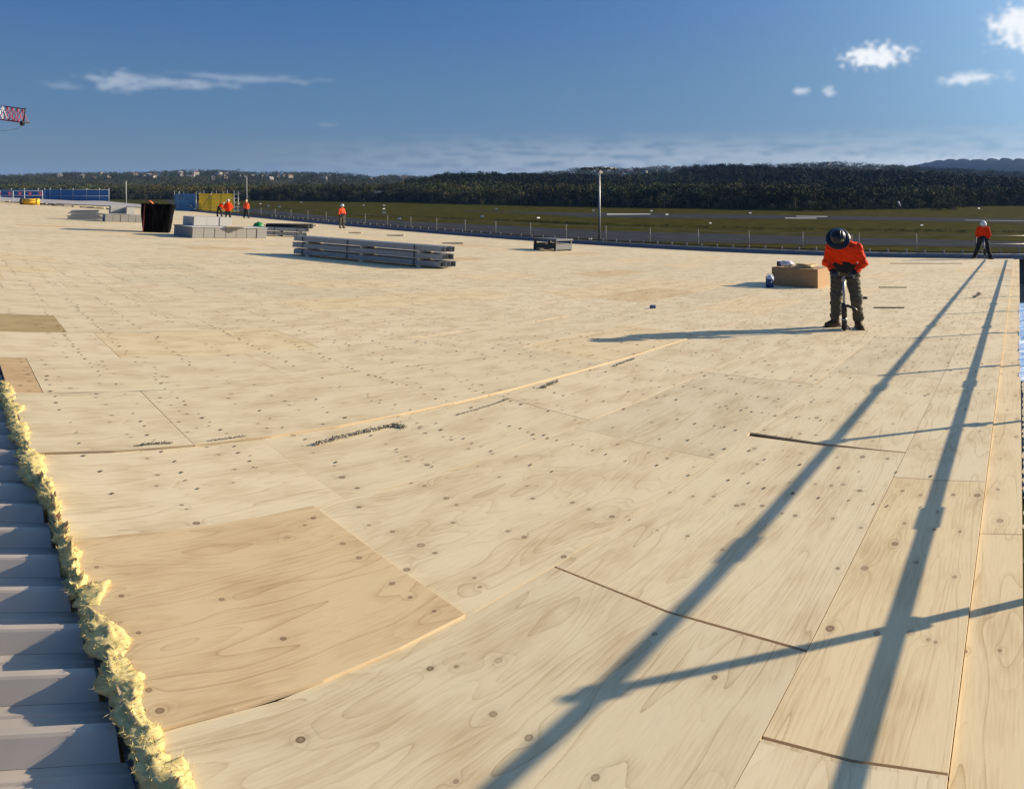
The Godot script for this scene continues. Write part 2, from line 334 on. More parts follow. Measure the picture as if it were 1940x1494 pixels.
func add_tube(st: SurfaceTool, pts: Array, radii: Array, sides := 8, caps := true) -> void:
	var rings := []
	for i in pts.size():
		var p: Vector3 = pts[i]
		var a: Vector3 = pts[maxi(i - 1, 0)]
		var b: Vector3 = pts[mini(i + 1, pts.size() - 1)]
		var d := (b - a).normalized()
		var u := d.cross(Vector3.UP if absf(d.y) < 0.95 else Vector3.RIGHT).normalized()
		var v := u.cross(d)
		var r: float = radii[mini(i, radii.size() - 1)]
		var ring := []
		for k in sides:
			var t := TAU * k / sides
			ring.append(p + u * cos(t) * r + v * sin(t) * r)
		rings.append(ring)
	for i in rings.size() - 1:
		for k in sides:
			var k2 := (k + 1) % sides
			quad(st, rings[i][k], rings[i][k2], rings[i + 1][k2], rings[i + 1][k])
	if caps:
		for k in range(1, sides - 1):
			for w in [rings[0][0], rings[0][k + 1], rings[0][k]]:
				st.add_vertex(w)
			var l: Array = rings[-1]
			for w in [l[0], l[k], l[k + 1]]:
				st.add_vertex(w)

func tube_mesh(pts: Array, radii: Array, sides := 8) -> ArrayMesh:
	var st := start()
	st.set_smooth_group(0)
	add_tube(st, pts, radii, sides)
	return finish(st)

# profile: points (radius, height)
func lathe_mesh(profile: Array, sides := 24, squash := Vector2.ONE) -> ArrayMesh:
	var st := start()
	st.set_smooth_group(0)
	for i in profile.size() - 1:
		var a: Vector2 = profile[i]
		var b: Vector2 = profile[i + 1]
		for k in sides:
			var t0 := TAU * k / sides
			var t1 := TAU * (k + 1) / sides
			var d0 := Vector3(cos(t0) * squash.x, 0, sin(t0) * squash.y)
			var d1 := Vector3(cos(t1) * squash.x, 0, sin(t1) * squash.y)
			quad(st, d0 * a.x + Vector3.UP * a.y, d0 * b.x + Vector3.UP * b.y, d1 * b.x + Vector3.UP * b.y, d1 * a.x + Vector3.UP * a.y)
	return finish(st)

# ------------------------------------------------------------------ the deck's own survey grid
func knot(list: Array, v: float) -> int:
	for i in range(1, list.size() - 1):
		if v < list[i]:
			return i - 1
	return list.size() - 2

# s runs along the sheets towards the gutter, t across the rows
func flat_at(s: float, t: float) -> Vector2:
	var i := knot(NET_S, s)
	var j := knot(NET_T, t)
	var a: float = (s - NET_S[i]) / (NET_S[i + 1] - NET_S[i])
	var b: float = (t - NET_T[j]) / (NET_T[j + 1] - NET_T[j])
	var p := Vector2(NET[j][2 * i], NET[j][2 * i + 1])
	var q := Vector2(NET[j][2 * i + 2], NET[j][2 * i + 3])
	var r := Vector2(NET[j + 1][2 * i], NET[j + 1][2 * i + 1])
	var w := Vector2(NET[j + 1][2 * i + 2], NET[j + 1][2 * i + 3])
	return p.lerp(q, a).lerp(r.lerp(w, a), b)

# the roof falls gently towards the gutter
func deck_y(x: float, n: float) -> float:
	return EYE - 1.78 - 0.049 * n * cos(x / maxf(n, 0.05) - 0.733) if n > 0.3 else EYE - 1.79

func on(s: float, t: float, up := 0.0) -> Vector3:
	var p := flat_at(s, t)
	return Vector3(p.x, deck_y(p.x, p.y) + up, -p.y)

func lift(t: float, s := 20.0) -> float:
	return 0.0 if t < 4.56 else 0.015 * (1.0 - smoothstep(5.0, 11.0, s))

# sit an object flat on the sloping deck
func seat(o: Node3D, turn: float) -> void:
	var x := o.position.x
	var n := -o.position.z
	var gx := (deck_y(x + 0.2, n) - deck_y(x - 0.2, n)) / 0.4
	var gn := (deck_y(x, n + 0.2) - deck_y(x, n - 0.2)) / 0.4
	var up := Vector3(-gx, 1.0, gn).normalized()
	o.basis = Basis(Quaternion(Vector3.UP, up)) * Basis(Vector3.UP, turn)

# turn (about y) that lays an object's x axis along the rows at (s, t)
func row_turn(s: float, t: float) -> float:
	var a := flat_at(s - 0.3, t)
	var b := flat_at(s + 0.3, t)
	return atan2(b.y - a.y, b.x - a.x)

# ------------------------------------------------------------------ materials
func make_materials() -> void:
	M.edge = ply_edge_material()
	M.ply = []
	for i in 8:
		M.ply.append(ply_image(i))
	M.ply_mats = {}
	M.dark = mat(lin(0.012, 0.013, 0.016), 0.9)
	M.black = mat(lin(0.010, 0.010, 0.012), 0.6)
	M.membrane = mat(lin(0.05, 0.045, 0.04), 0.95)
	M.roofing = metal_sheet_material(lin(0.47, 0.41, 0.335), 0.5)
	M.gutter = metal_sheet_material(lin(0.13, 0.14, 0.16), 0.6)
	M.galv = textured(noise_tex(0.03, 4, lin(0.20, 0.23, 0.26), lin(0.36, 0.39, 0.42), 256, 3), 1.2, 0.45, 0.5)
	M.timber = textured(noise_tex(0.02, 3, lin(0.68, 0.54, 0.34), lin(0.76, 0.63, 0.44), 128, 4), 2.0)
	M.screw = mat(lin(0.14, 0.10, 0.06), 0.95, 0.0, 0.2)
	M.wool = textured(noise_tex(0.04, 5, lin(0.58, 0.44, 0.14), lin(0.82, 0.70, 0.36), 256, 6), 4.0, 1.0)
	M.wool.backlight_enabled = true
	M.wool.backlight = Color(0.35, 0.28, 0.1)
	M.wool.subsurf_scatter_enabled = true
	M.wool.subsurf_scatter_strength = 0.2
	M.foil = mat(lin(0.55, 0.62, 0.75), 0.25, 0.9)
	M.tube = mat(lin(0.30, 0.31, 0.32), 0.45, 0.6)
	M.white = mat(lin(0.78, 0.78, 0.76), 0.55)
	M.concrete = textured(noise_tex(0.05, 5, lin(0.20, 0.20, 0.19), lin(0.33, 0.33, 0.32), 256, 8), 1.5, 0.95)
	M.concrete_pale = textured(noise_tex(0.05, 5, lin(0.32, 0.32, 0.31), lin(0.48, 0.48, 0.47), 256, 9), 1.5, 0.95)
	M.pale_roof = textured(noise_tex(0.02, 4, lin(0.28, 0.27, 0.26), lin(0.38, 0.37, 0.35), 256, 10), 0.2, 0.9)
	M.card = textured(noise_tex(0.03, 3, lin(0.33, 0.205, 0.095), lin(0.40, 0.25, 0.125), 128, 11), 2.0, 0.9)
	M.plastic_black = mat(lin(0.012, 0.012, 0.014), 0.4)
	M.blue = mat(lin(0.015, 0.05, 0.18), 0.4)
	M.skin = mat(lin(0.42, 0.24, 0.16), 0.55)

func metal_sheet_material(c: Color, rough: float) -> StandardMaterial3D:
	var l := c.srgb_to_linear()
	var m := textured(noise_tex(0.012, 5, Color(l.r * 0.86, l.g * 0.86, l.b * 0.86).linear_to_srgb(), Color(l.r * 1.1, l.g * 1.1, l.b * 1.1).linear_to_srgb(), 256, 21), 0.9, rough, 0.1)
	return m

func ply_edge_material() -> StandardMaterial3D:
	var im := Image.create(256, 32, false, Image.FORMAT_RGB8)
	var n := FastNoiseLite.new()
	n.frequency = 0.05
	for y in 32:
		for x in 256:
			var v := 0.5 + 0.5 * n.get_noise_2d(x, y * 3.0)
			var c := lin(0.66, 0.55, 0.38) if (y / 6) % 2 == 0 else lin(0.56, 0.43, 0.27)
			im.set_pixel(x, y, c.lerp(lin(0.74, 0.52, 0.28), v * 0.5))
	var m := mat(Color.WHITE, 0.9)
	m.albedo_texture = ImageTexture.create_from_image(im)
	return m

# One sheet of rotary-cut pine veneer: flame grain as the contours of a stretched field, bent round knots.
func ply_image(idx: int) -> ImageTexture:
	var w := 1024
	var h := 512
	var r := RandomNumberGenerator.new()
	r.seed = 100 + idx
	var n := FastNoiseLite.new()
	n.seed = 40 + idx
	n.noise_type = FastNoiseLite.TYPE_SIMPLEX_SMOOTH
	n.fractal_octaves = 3
	n.fractal_gain = 0.42
	n.frequency = 1.0
	var fibre := FastNoiseLite.new()
	fibre.seed = 90 + idx
	fibre.frequency = 0.17
	fibre.fractal_octaves = 3
	var fb := fibre.get_image(80, 512, false, false, true)
	fb.resize(w, h, Image.INTERPOLATE_BILINEAR)
	var fd := fb.get_data()
	var blotch := FastNoiseLite.new()
	blotch.seed = 140 + idx
	blotch.frequency = 0.016
	blotch.fractal_octaves = 4
	var bb := blotch.get_image(192, 192, false, false, true)
	bb.resize(w, h, Image.INTERPOLATE_CUBIC)
	var bd := bb.get_data()
	var field := PackedFloat32Array()
	field.resize(w * h)
	var ku: float = [0.62, 0.95, 0.5, 0.7, 0.4, 1.05, 0.45, 0.8][idx]
	var kv: float = [3.2, 2.4, 3.6, 4.0, 3.4, 2.2, 3.0, 2.8][idx]
	var amp: float = [6.5, 8.0, 6.5, 5.5, 6.0, 9.0, 6.5, 8.0][idx]
	var drift: float = [14.0, 7.0, 11.0, 17.0, 18.0, 9.0, 13.0, 8.0][idx]
	for y in h:
		var v := float(y) / h
		for x in w:
			var u := float(x) / w
			field[y * w + x] = n.get_noise_2d(u * ku, v * kv) * amp + v * drift
	var dark := PackedFloat32Array()
	dark.resize(w * h)
	# knots stand in lines across the sheet (the whorls of the log), a few stray
	var spots := []
	var lines := [[0.035, 8], [0.545, 9], [0.24, 3], [0.80, 6]]
	if idx != 1:
		lines = []
		for k in 5:
			if r.randf() < 0.85:
				lines.append([0.045 + k * 0.217 + r.randf_range(-0.02, 0.02), r.randi_range(5, 9)])
	for l in lines:
		for k in int(l[1]):
			if r.randf() < 0.85:
				var big := 1.0 if r.randf() < 0.75 else 1.5
				spots.append([l[0] + r.randfn() * 0.008 + (0.03 if r.randf() < 0.2 else 0.0), (k + r.randf_range(0.1, 0.9)) / l[1], r.randf_range(3.2, 5.6) * big, r.randf_range(0.7, 1.0)])
	for k in 3:
		spots.append([r.randf(), r.randf(), r.randf_range(2.5, 8.0), r.randf_range(0.4, 1.0)])
	for sp in spots:
		var cx: float = sp[0] * w
		var cy: float = sp[1] * h
		var rad: float = sp[2]
		var reach := rad * 7.0
		for y in range(maxi(0, int(cy - reach)), mini(h, int(cy + reach))):
			for x in range(maxi(0, int(cx - reach * 2.0)), mini(w, int(cx + reach * 2.0))):
				var dx := (x - cx) / 1.25
				var dy := y - cy
				var q := sqrt(dx * dx + dy * dy) / rad
				field[y * w + x] += 1.6 * exp(-q * q / 9.0)
				if q < 1.25:
					dark[y * w + x] = maxf(dark[y * w + x], (0.95 if q > 0.6 else 0.75) * smoothstep(1.25, 0.95, q) * sp[3])
				else:
					# resin and bruised fibres drawn out along the grain
					var streak := exp(-absf(dy) / (rad * 1.1)) * exp(-absf(x - cx) / (rad * 4.0))
					dark[y * w + x] = maxf(dark[y * w + x], 0.45 * streak * sp[3])
	var a := Color(0.72, 0.612, 0.40)
	var b := Color(0.45, 0.34, 0.19)
	var cdk := Color(0.17, 0.105, 0.055)
	var bytes := PackedByteArray()
	bytes.resize(w * h * 3)
	var last := w * h - 1
	for i in w * h:
		var f := field[i]
		var fr := f - floorf(f)
		# late wood: a sharp line that fades off on one side
		var gr := absf(field[mini(i + 1, last)] - f) + absf(field[mini(i + w, last)] - f)
		var lw := clampf(gr * 1.6, 0.06, 0.45)
		var near := minf(1.0 - fr, fr * 2.5)
		var band := sin(floorf(f + (0.0 if fr > 0.5 else -1.0)) * 12.9898) * 43758.55
		band = 0.2 + 0.8 * (band - floorf(band))
		var line := (maxf(0.0, 1.0 - near / lw) * minf(1.0, 0.12 / lw + 0.15) * 0.6 + fr * fr * 0.6) * band
		var fv := (fd[i] - 128) / 128.0
		var bv := (bd[i] - 128) / 128.0
		var k := clampf(line * 0.74 + 0.45 * bv + 0.36 * fv + 0.15, 0.0, 1.0)
		var dk := dark[i]
		var br := 1.0 + 0.07 * fv + 0.05 * bv
		bytes[i * 3] = to8(((a.r + (b.r - a.r) * k) * (1.0 - dk) + cdk.r * dk) * br)
		bytes[i * 3 + 1] = to8(((a.g + (b.g - a.g) * k) * (1.0 - dk) + cdk.g * dk) * br)
		bytes[i * 3 + 2] = to8(((a.b + (b.b - a.b) * k) * (1.0 - dk) + cdk.b * dk) * br)
	return ImageTexture.create_from_image(Image.create_from_data(w, h, false, Image.FORMAT_RGB8, bytes))

func to8(v: float) -> int:
	return clampi(int(255.0 * (1.055 * pow(v, 0.41667) - 0.055)), 0, 255)

# tint 0 fresh, 1 paler, 2 yellower, 3 greyed, 4 brown stained, 5 reddish, 6 olive and dirty
func ply(tex: int, tint: int) -> StandardMaterial3D:
	var key := tex * 10 + tint
	if not M.ply_mats.has(key):
		var m := mat([Color(0.985, 0.985, 0.98), Color(1.0, 1.0, 1.0), Color(1.0, 0.98, 0.945), Color(0.955, 0.957, 0.955), Color(0.95, 0.91, 0.855), Color(0.92, 0.85, 0.775), Color(0.80, 0.76, 0.65)][tint], 0.72, 0.0, 0.4)
		m.albedo_texture = M.ply[tex]
		M.ply_mats[key] = m
	return M.ply_mats[key]

# ------------------------------------------------------------------ deck
func sheet_arrays(st: SurfaceTool, se: SurfaceTool, s0: float, s1: float, t0: float, t1: float, up: float, flip: int, skew: float, full := true) -> void:
	var ns := 4 if full else 2
	var nt := 2 if full else 1
	var g := []
	var uv := []
	for i in ns + 1:
		for j in nt + 1:
			var a := float(i) / ns
			var b := float(j) / nt
			var s := lerpf(s0 + skew * (b - 0.5), s1, a)
			var t := lerpf(t0, t1, b)
			g.append(on(s, t, up))
			var q := Vector2((s - s0) / 2.44, (t - t0) / 1.24)
			if flip & 1:
				q.x = 1.0 - q.x
			if flip & 2:
				q.y = 1.0 - q.y
			uv.append(q)
	for i in ns:
		for j in nt:
			var k := [i * (nt + 1) + j, (i + 1) * (nt + 1) + j, (i + 1) * (nt + 1) + j + 1, i * (nt + 1) + j + 1]
			for m in [0, 2, 1, 0, 3, 2]:
				st.set_uv(uv[k[m]])
				st.add_vertex(g[k[m]])
	if se == null:
		return
	var rim := []
	for i in ns + 1:
		rim.append(g[i * (nt + 1)])
	for j in range(1, nt + 1):
		rim.append(g[ns * (nt + 1) + j])
	for i in range(ns - 1, -1, -1):
		rim.append(g[i * (nt + 1) + nt])
	for j in range(nt - 1, 0, -1):
		rim.append(g[j])
	var run := 0.0
	for i in rim.size():
		var p: Vector3 = rim[i]
		var q: Vector3 = rim[(i + 1) % rim.size()]
		var run2 := run + p.distance_to(q)
		var dn := Vector3(0, -0.017, 0)
		var vs := [p, p + dn, q + dn, q]
		var us := [Vector2(run, 0), Vector2(run, 1), Vector2(run2, 1), Vector2(run2, 0)]
		for m in [0, 1, 2, 0, 2, 3]:
			se.set_uv(us[m])
			se.add_vertex(vs[m])
		run = run2

func build_deck() -> void:
	var root := Node3D.new()
	root.name = "roof_deck"
	root.set_meta("kind", "structure")
	add_child(root)
	# dark sarking on the steel below the sheets, seen through the gaps
	var base := start()
	base.set_smooth_group(0)
	var ss := [0.62, 2.0, 4.0, 6.0, 9.0, 13.0, 18.0, 24.0, 30.4]
	var ts := [0.0, 1.0, 2.15, 3.4, 4.6, 6.0, 8.0, 10.0, 13.0, 17.0, 22.0, 30.0, 40.0, 55.0, 75.0, 100.0]
	for i in ss.size() - 1:
		for j in ts.size() - 1:
			quad(base, on(ss[i], ts[j], -0.06), on(ss[i], ts[j + 1], -0.06), on(ss[i + 1], ts[j + 1], -0.06), on(ss[i + 1], ts[j], -0.06))
	part("sarking", finish(base), M.membrane, root)
	# rows of sheets: [t from, t to, first joint, height]
	var rows := [[0.225, 0.855, -0.3], [0.858, 2.15, 0.2], [2.152, 3.42, -0.41], [3.422, 4.557, -0.18], [4.56, 5.9, -0.7], [5.902, 7.11, 0.88], [7.112, 8.42, 1.9], [8.422, 9.56, 1.56], [9.562, 10.75, 0.82]]
	var t := 10.755
	var k := 0
	while t < 88.0:
		rows.append([t, t + 1.2235, 0.5 + fmod(k * 1.37 + 0.4, 2.44)])
		t += 1.225
		k += 1
	var list := []
	for i in rows.size():
		var r: Array = rows[i]
		var s: float = r[2]
		var lowest := 0.66 if r[0] > 0.5 else 0.5
		if i == 0:
			lowest = -1.2
		elif r[0] < 9.0:
			lowest = 0.64 - 0.01 * r[0]
		else:
			lowest = 0.4
		var marks := [maxf(lowest, s - 2.44)] if s > lowest + 0.15 else []
		if i == 0:
			marks = [s - 2.44]
		if s <= lowest + 0.15:
			marks = [lowest]
		else:
			marks.append(s)
		var x := s + 2.44 + (0.03 if i < 8 else 0.0)
		if i == 4:
			x = 1.76
		while x < 30.2:
			if x > marks[-1] + 0.3:
				marks.append(x)
			x += 2.44 + (0.02 if i < 6 else 0.0)
		if 30.3 - marks[-1] < 0.4:
			marks.pop_back()
		marks.append(30.3)
		for m in marks.size() - 1:
			var cs: float = (marks[m] + marks[m + 1]) * 0.5
			var p := flat_at(cs, (r[0] + r[1]) * 0.5)
			list.append([p.length(), marks[m], marks[m + 1], r[0], r[1], i, m])
	list.sort_custom(func(a, b): return a[0] < b[0])
	var rest := {}
	var rest_edge := start()
	var count := 0
	for e in list:
		var tint: int = [0, 0, 0, 1, 1, 2, 3, 0][rng.randi() % 8]
		var tex := rng.randi() % 8
		var flip := rng.randi() % 4
		var gap0 := rng.randf_range(0.001, 0.004)
		var gap1 := rng.randf_range(0.001, 0.005)
		var side := rng.randf_range(0.0002, 0.0012)
		var skew := rng.randf_range(-0.004, 0.004)
		var up: float = lift(e[3] + 0.1, (e[1] + e[2]) * 0.5) + rng.randf_range(0.0, 0.0016)
		var row: int = e[5]
		var mid: float = (e[1] + e[2]) * 0.5
		if row == 2 and e[1] < 1.0:
			tint = 4; tex = 1; flip = 0; up += 0.012
		if row == 5 and e[2] < 0.95:
			tint = 5; tex = 4
		if row == 7 and e[2] < 1.7:
			tint = 6; tex = 3
		if row == 1 and mid > 5.2 and mid < 7.5:
			gap0 = 0.05; skew = 0.075
		if row == 1 and mid > 2.7 and mid < 5.1:
			gap0 = 0.013
		if row == 0 and e[0] < 4.0:
			gap0 = 0.011
		for q in [[10.6, 77.0], [5.7, 34.0], [13.2, 8.2], [16.6, 11.0], [21.9, 0.8], [15.6, 17.0], [24.0, 18.0], [22.0, 24.0], [9.5, 22.0]]:
			if e[1] < q[0] and q[0] < e[2] and e[3] < q[1] and q[1] < e[4]:
				tint = 4
		if count < 300:
			var st := start()
			st.set_smooth_group(0)
			var se := start()
			sheet_arrays(st, se, e[1] + gap0, e[2] - gap1, e[3] + side, e[4] - side, up, flip, skew)
			st.generate_normals()
			var mesh := st.commit()
			se.generate_normals()
			se.commit(mesh)
			var o := part("plywood_sheet", mesh, null, root)
			o.set_surface_override_material(0, ply(tex, tint))
			o.set_surface_override_material(1, M.edge)
			if tint == 5:
				o.set_meta("label", "reddish brown stained sheet of plywood")
			elif tint == 6:
				o.set_meta("label", "dirty olive brown sheet of plywood")
		else:
			var key := tex * 10 + tint
			if not rest.has(key):
				rest[key] = start()
			sheet_arrays(rest[key], null, e[1] + gap0, e[2] - gap1, e[3] + side, e[4] - side, up, flip, skew, false)
		count += 1
	var far := ArrayMesh.new()
	for key in rest:
		rest[key].generate_normals()
		rest[key].commit(far)
		far.surface_set_material(far.get_surface_count() - 1, ply(key / 10, key % 10))
	var fo := part("plywood_sheets_beyond", far, null, root)
	fo.set_meta("kind", "stuff")
	# the raised edge board along the open side: lengths of ripped ply
	var x := -0.9
	while x < 30.0:
		var y := minf(x + 2.4, 30.2)
		var st := start()
		st.set_smooth_group(0)
		var se := start()
		sheet_arrays(st, se, x + 0.002, y - 0.002, -0.02, 0.222, -0.016 - rng.randf_range(0.0, 0.002), 0, rng.randf_range(-0.003, 0.003))
		st.generate_normals()
		var mesh := st.commit()
		se.generate_normals()
		se.commit(mesh)
		var o := part("edge_board", mesh, null, root)
		o.set_surface_override_material(0, ply([4, 1, 6, 3][int(absf(x)) % 4], 2))
		o.set_surface_override_material(1, M.edge)
		x = y
	# screw heads driven along the joists
	var sc := start()
	var j := 0.45
	while j < 27.0:
		for cell in 30:
			# each sheet was fixed by another hand: bare, sparse or crowded rows
			var gap: float = [0.0, 0.26, 0.19, 0.19, 0.14, 0.10][rng.randi() % 6]
			if gap == 0.0:
				continue
			var tt := cell * 1.22 + 0.3 + rng.randf() * gap
			var twin := rng.randf() < 0.3
			while tt < cell * 1.22 + 1.45:
				var s := j + rng.randfn() * 0.018 + (0.1 if twin and rng.randf() < 0.5 else 0.0)
				tt += gap * rng.randf_range(0.6, 1.5)
				var p := flat_at(s, tt)
				if p.length() > 21.0 or p.length() < 4.6 or s < 0.8:
					continue
				var rad := rng.randf_range(0.004, 0.009) * (1.0 + 0.06 * p.length())
				var c := on(s, tt, lift(tt, s) + 0.0055)
				var along := (on(s + 0.1, tt) - on(s, tt)) * 10.0 * rad * rng.randf_range(1.0, 1.7)
				var over := (on(s, tt + 0.1) - on(s, tt)) * 10.0 * rad
				for a in 8:
					var a0 := TAU * a / 8
					var a1 := TAU * (a + 1) / 8
					for v in [c, c + along * cos(a1) + over * sin(a1), c + along * cos(a0) + over * sin(a0)]:
						sc.add_vertex(v)
		j += 0.53
	var screws := part("screw_heads", finish(sc), M.screw, root)
	screws.set_meta("kind", "stuff")

# ------------------------------------------------------------------ metal roof left of the deck
func build_metal_roof() -> void:
	var root := Node3D.new()
	root.name = "metal_roof"
	root.set_meta("kind", "structure")
	add_child(root)
	var pitch := 0.272
	var low := -0.088
	var cuts := [-6.0, -4.5, -3.0, -2.2, -1.5, -1.0, -0.6, -0.3, 0.0, 0.2, 0.4, 0.6]
	var t := 0.62
	while t < 12.0:
		# one pan between two ribs, then the rib: both swept along the fall
		var pan := start()
		var rib := start()
		var tip := 0.575 + rng.randf_range(-0.006, 0.006)
		# pan: [across, height]
		var pp := [[0.028, 0.0], [0.062, 0.0], [0.070, 0.005], [0.080, 0.005], [0.088, 0.0], [0.134, 0.0], [0.142, 0.005], [0.152, 0.005], [0.160, 0.0], [pitch - 0.078, 0.0]]
		var rp := [[-0.078, 0.0], [-0.024, 0.056], [-0.015, 0.062], [0.014, 0.062], [0.022, 0.056], [0.028, 0.0]]
		sweep(pan, pp, cuts, t, low, 0.63)
		sweep(rib, rp, cuts, t, low + 0.001, tip)
		part("pan", finish(pan), M.roofing, root)
		var ro := part("rib", finish(rib), M.roofing, root)
		# folded lip under the sheets
		var lip := start()
		var a := on(tip, t - 0.07, low - 0.004)
		var b := on(tip, t + 0.026, low - 0.004)
		quad(lip, a + Vector3(0, -0.04, 0), a, b, b + Vector3(0, -0.04, 0))
		part("end_lip", finish(lip), M.roofing, ro)
		t += pitch
	# dark steel closer under the edge of the sheets
	var cl := start()
	for i in 40:
		var t0 := 0.4 + i * 0.3
		var a := on(0.63, t0, -0.22)
		var b := on(0.63, t0 + 0.3, -0.22)
		quad(cl, a, a + Vector3(0, 0.185, 0), b + Vector3(0, 0.185, 0), b)
		var c := on(0.60, t0, -0.22)
		var d := on(0.60, t0 + 0.3, -0.22)
		quad(cl, c, c + Vector3(0, 0.14, 0), d + Vector3(0, 0.14, 0), d)
		quad(cl, c + Vector3(0, 0.14, 0), a + Vector3(0, 0.14, 0), b + Vector3(0, 0.14, 0), d + Vector3(0, 0.14, 0))
	part("closer", finish(cl), M.gutter, root)

func sweep(st: SurfaceTool, profile: Array, cuts: Array, t: float, low: float, tip: float) -> void:
	var ks := []
	for c in cuts:
		if c < tip - 0.02:
			ks.append(c)
	ks.append(tip)
	for i in ks.size() - 1:
		for k in profile.size() - 1:
			var p: Array = profile[k]
			var q: Array = profile[k + 1]
			quad(st, on(ks[i], t + p[0], low + p[1]), on(ks[i], t + q[0], low + q[1]), on(ks[i + 1], t + q[0], low + q[1]), on(ks[i + 1], t + p[0], low + p[1]))

# ------------------------------------------------------------------ glass wool squeezed out along the edges
func wool_roll(s_of: Callable, t0: float, t1: float, size: float, sd: int, squash := 0.8) -> ArrayMesh:
	var n := FastNoiseLite.new()
	n.seed = sd
	n.frequency = 7.0
	n.fractal_octaves = 5
	n.fractal_gain = 0.6
	var big := FastNoiseLite.new()
	big.seed = sd + 1
	big.frequency = 2.6
	big.fractal_octaves = 3
	var along := int((t1 - t0) / 0.012)
	var round_ := 26
	var g := []
	for i in along + 1:
		var t := lerpf(t0, t1, float(i) / along)
		var e := minf(1.0, minf(i, along - i) / 6.0)
		var c := on(s_of.call(t) + 0.018 + 0.03 * big.get_noise_2d(t * 2.0, 20.0), t, -0.004 + 0.012 * big.get_noise_2d(t * 2.0, 40.0))
		var r := size * e * clampf(1.0 + 0.8 * big.get_noise_2d(t, 3.0), 0.5, 1.6)
		var d := on(s_of.call(t + 0.05), t + 0.05, 0.0) - on(s_of.call(t - 0.05), t - 0.05, 0.0)
		d = d.normalized()
		var u := d.cross(Vector3.UP).normalized()
		for k in round_:
			var a := TAU * k / round_
			var dir := u * cos(a) + Vector3.UP * sin(a) * squash
			var p := c + dir * r
			var q := n.get_noise_3dv(p * 0.8)
			var q2 := n.get_noise_3dv(p * 4.6 + Vector3(9, 0, 0))
			# torn ends: thin flaps pulled out of the batt here and there
			var torn := maxf(0.0, big.get_noise_2d(t * 2.1, k * 0.3 + 70.0) - 0.08)
			g.append(p + dir * (r * (0.30 * q + 0.18 * q2) + 0.065 * torn) + d * 0.03 * q2)
	var st := start()
	st.set_smooth_group(0)
	for i in along:
		for k in round_:
			var k2 := (k + 1) % round_
			quad(st, g[i * round_ + k], g[i * round_ + k2], g[(i + 1) * round_ + k2], g[(i + 1) * round_ + k])
	# loose fibres and tufts
	st.set_smooth_group(-1)
	for i in int((t1 - t0) * 6000):
		var p: Vector3 = g[rng.randi() % g.size()]
		var v := Vector3(rng.randfn(), rng.randf_range(0.0, 1.2), rng.randfn()).normalized() * rng.randf_range(0.008, 0.024)
		var w := v.cross(Vector3(rng.randfn(), rng.randfn(), rng.randfn())).normalized() * rng.randf_range(0.0004, 0.0012)
		st.add_vertex(p - w)
		st.add_vertex(p + v)
		st.add_vertex(p + w)
	return finish(st)

func build_insulation() -> void:
	var o := part("insulation_roll", wool_roll(func(t): return 0.665 - 0.012 * t, 0.9, 3.05, 0.046, 3, 0.6), M.wool, self)
	tag(o, "torn yellow glass wool bulging between metal ribs and nearest plywood", "insulation")
	var o2 := part("insulation_roll", wool_roll(func(t): return 0.628 - 0.01 * t, 2.95, 4.2, 0.022, 13, 1.6), M.wool, self)
	tag(o2, "thin flat strip of yellow glass wool along the rib ends", "insulation")
	var o3 := part("insulation_roll", wool_roll(func(t): return 0.615 - 0.012 * t, 4.1, 6.3, 0.042, 23, 0.6), M.wool, self)
	tag(o3, "yellow glass wool tufts beside the first raised plywood row", "insulation")
	# the far side: grey-white wool and silver foil past the edge board
	var o4 := part("insulation_roll", ragged_edge(1.2, 8.0, 33, 0.004), mat(lin(0.45, 0.40, 0.27), 1.0), self)
	tag(o4, "dusty wool with a torn edge beyond the raised edge board", "insulation")
	var o5 := part("foil_blanket", foil_strip(7.6, 14.6), M.foil, self)
	tag(o5, "crumpled silver foil blanket beyond the raised edge board", "foil")

# torn wool lying along t = 0
func ragged_edge(s0: float, s1: float, sd: int, size: float) -> ArrayMesh:
	var n := FastNoiseLite.new()
	n.seed = sd
	n.frequency = 2.3
	n.fractal_octaves = 5
	var st := start()
	st.set_smooth_group(0)
	var along := int((s1 - s0) / 0.02)
	var rows := []
	for i in along + 1:
		var s := lerpf(s0, s1, float(i) / along)
		var row := []
		for k in 7:
			var a := k / 6.0
			var q := n.get_noise_2d(s * 3.0, a * 2.0)
			row.append(on(s, lerpf(-0.035 + 0.03 * n.get_noise_2d(s * 2.3, 50.0), -0.42, a), -0.03 + size * sin(PI * minf(1.0, a + 0.15)) * (1.0 + 1.1 * q)))
		rows.append(row)
	for i in along:
		for k in 6:
			quad(st, rows[i][k], rows[i + 1][k], rows[i + 1][k + 1], rows[i][k + 1])
	return finish(st)

func foil_strip(s0: float, s1: float) -> ArrayMesh:
	var n := FastNoiseLite.new()
	n.seed = 51
	n.frequency = 6.0
	n.fractal_octaves = 4
	var st := start()
	var along := int((s1 - s0) / 0.06)
	var rows := []
	for i in along + 1:
		var s := lerpf(s0, s1, float(i) / along)
		var row := []
		for k in 8:
			var t := lerpf(0.0, -0.9, k / 7.0)
			row.append(on(s, t, -0.02 + 0.05 * n.get_noise_2d(s * 1.5, t * 3.0)))
		rows.append(row)
	for i in along:
		for k in 7:
			quad(st, rows[i][k], rows[i + 1][k], rows[i + 1][k + 1], rows[i][k + 1])
	return finish(st)

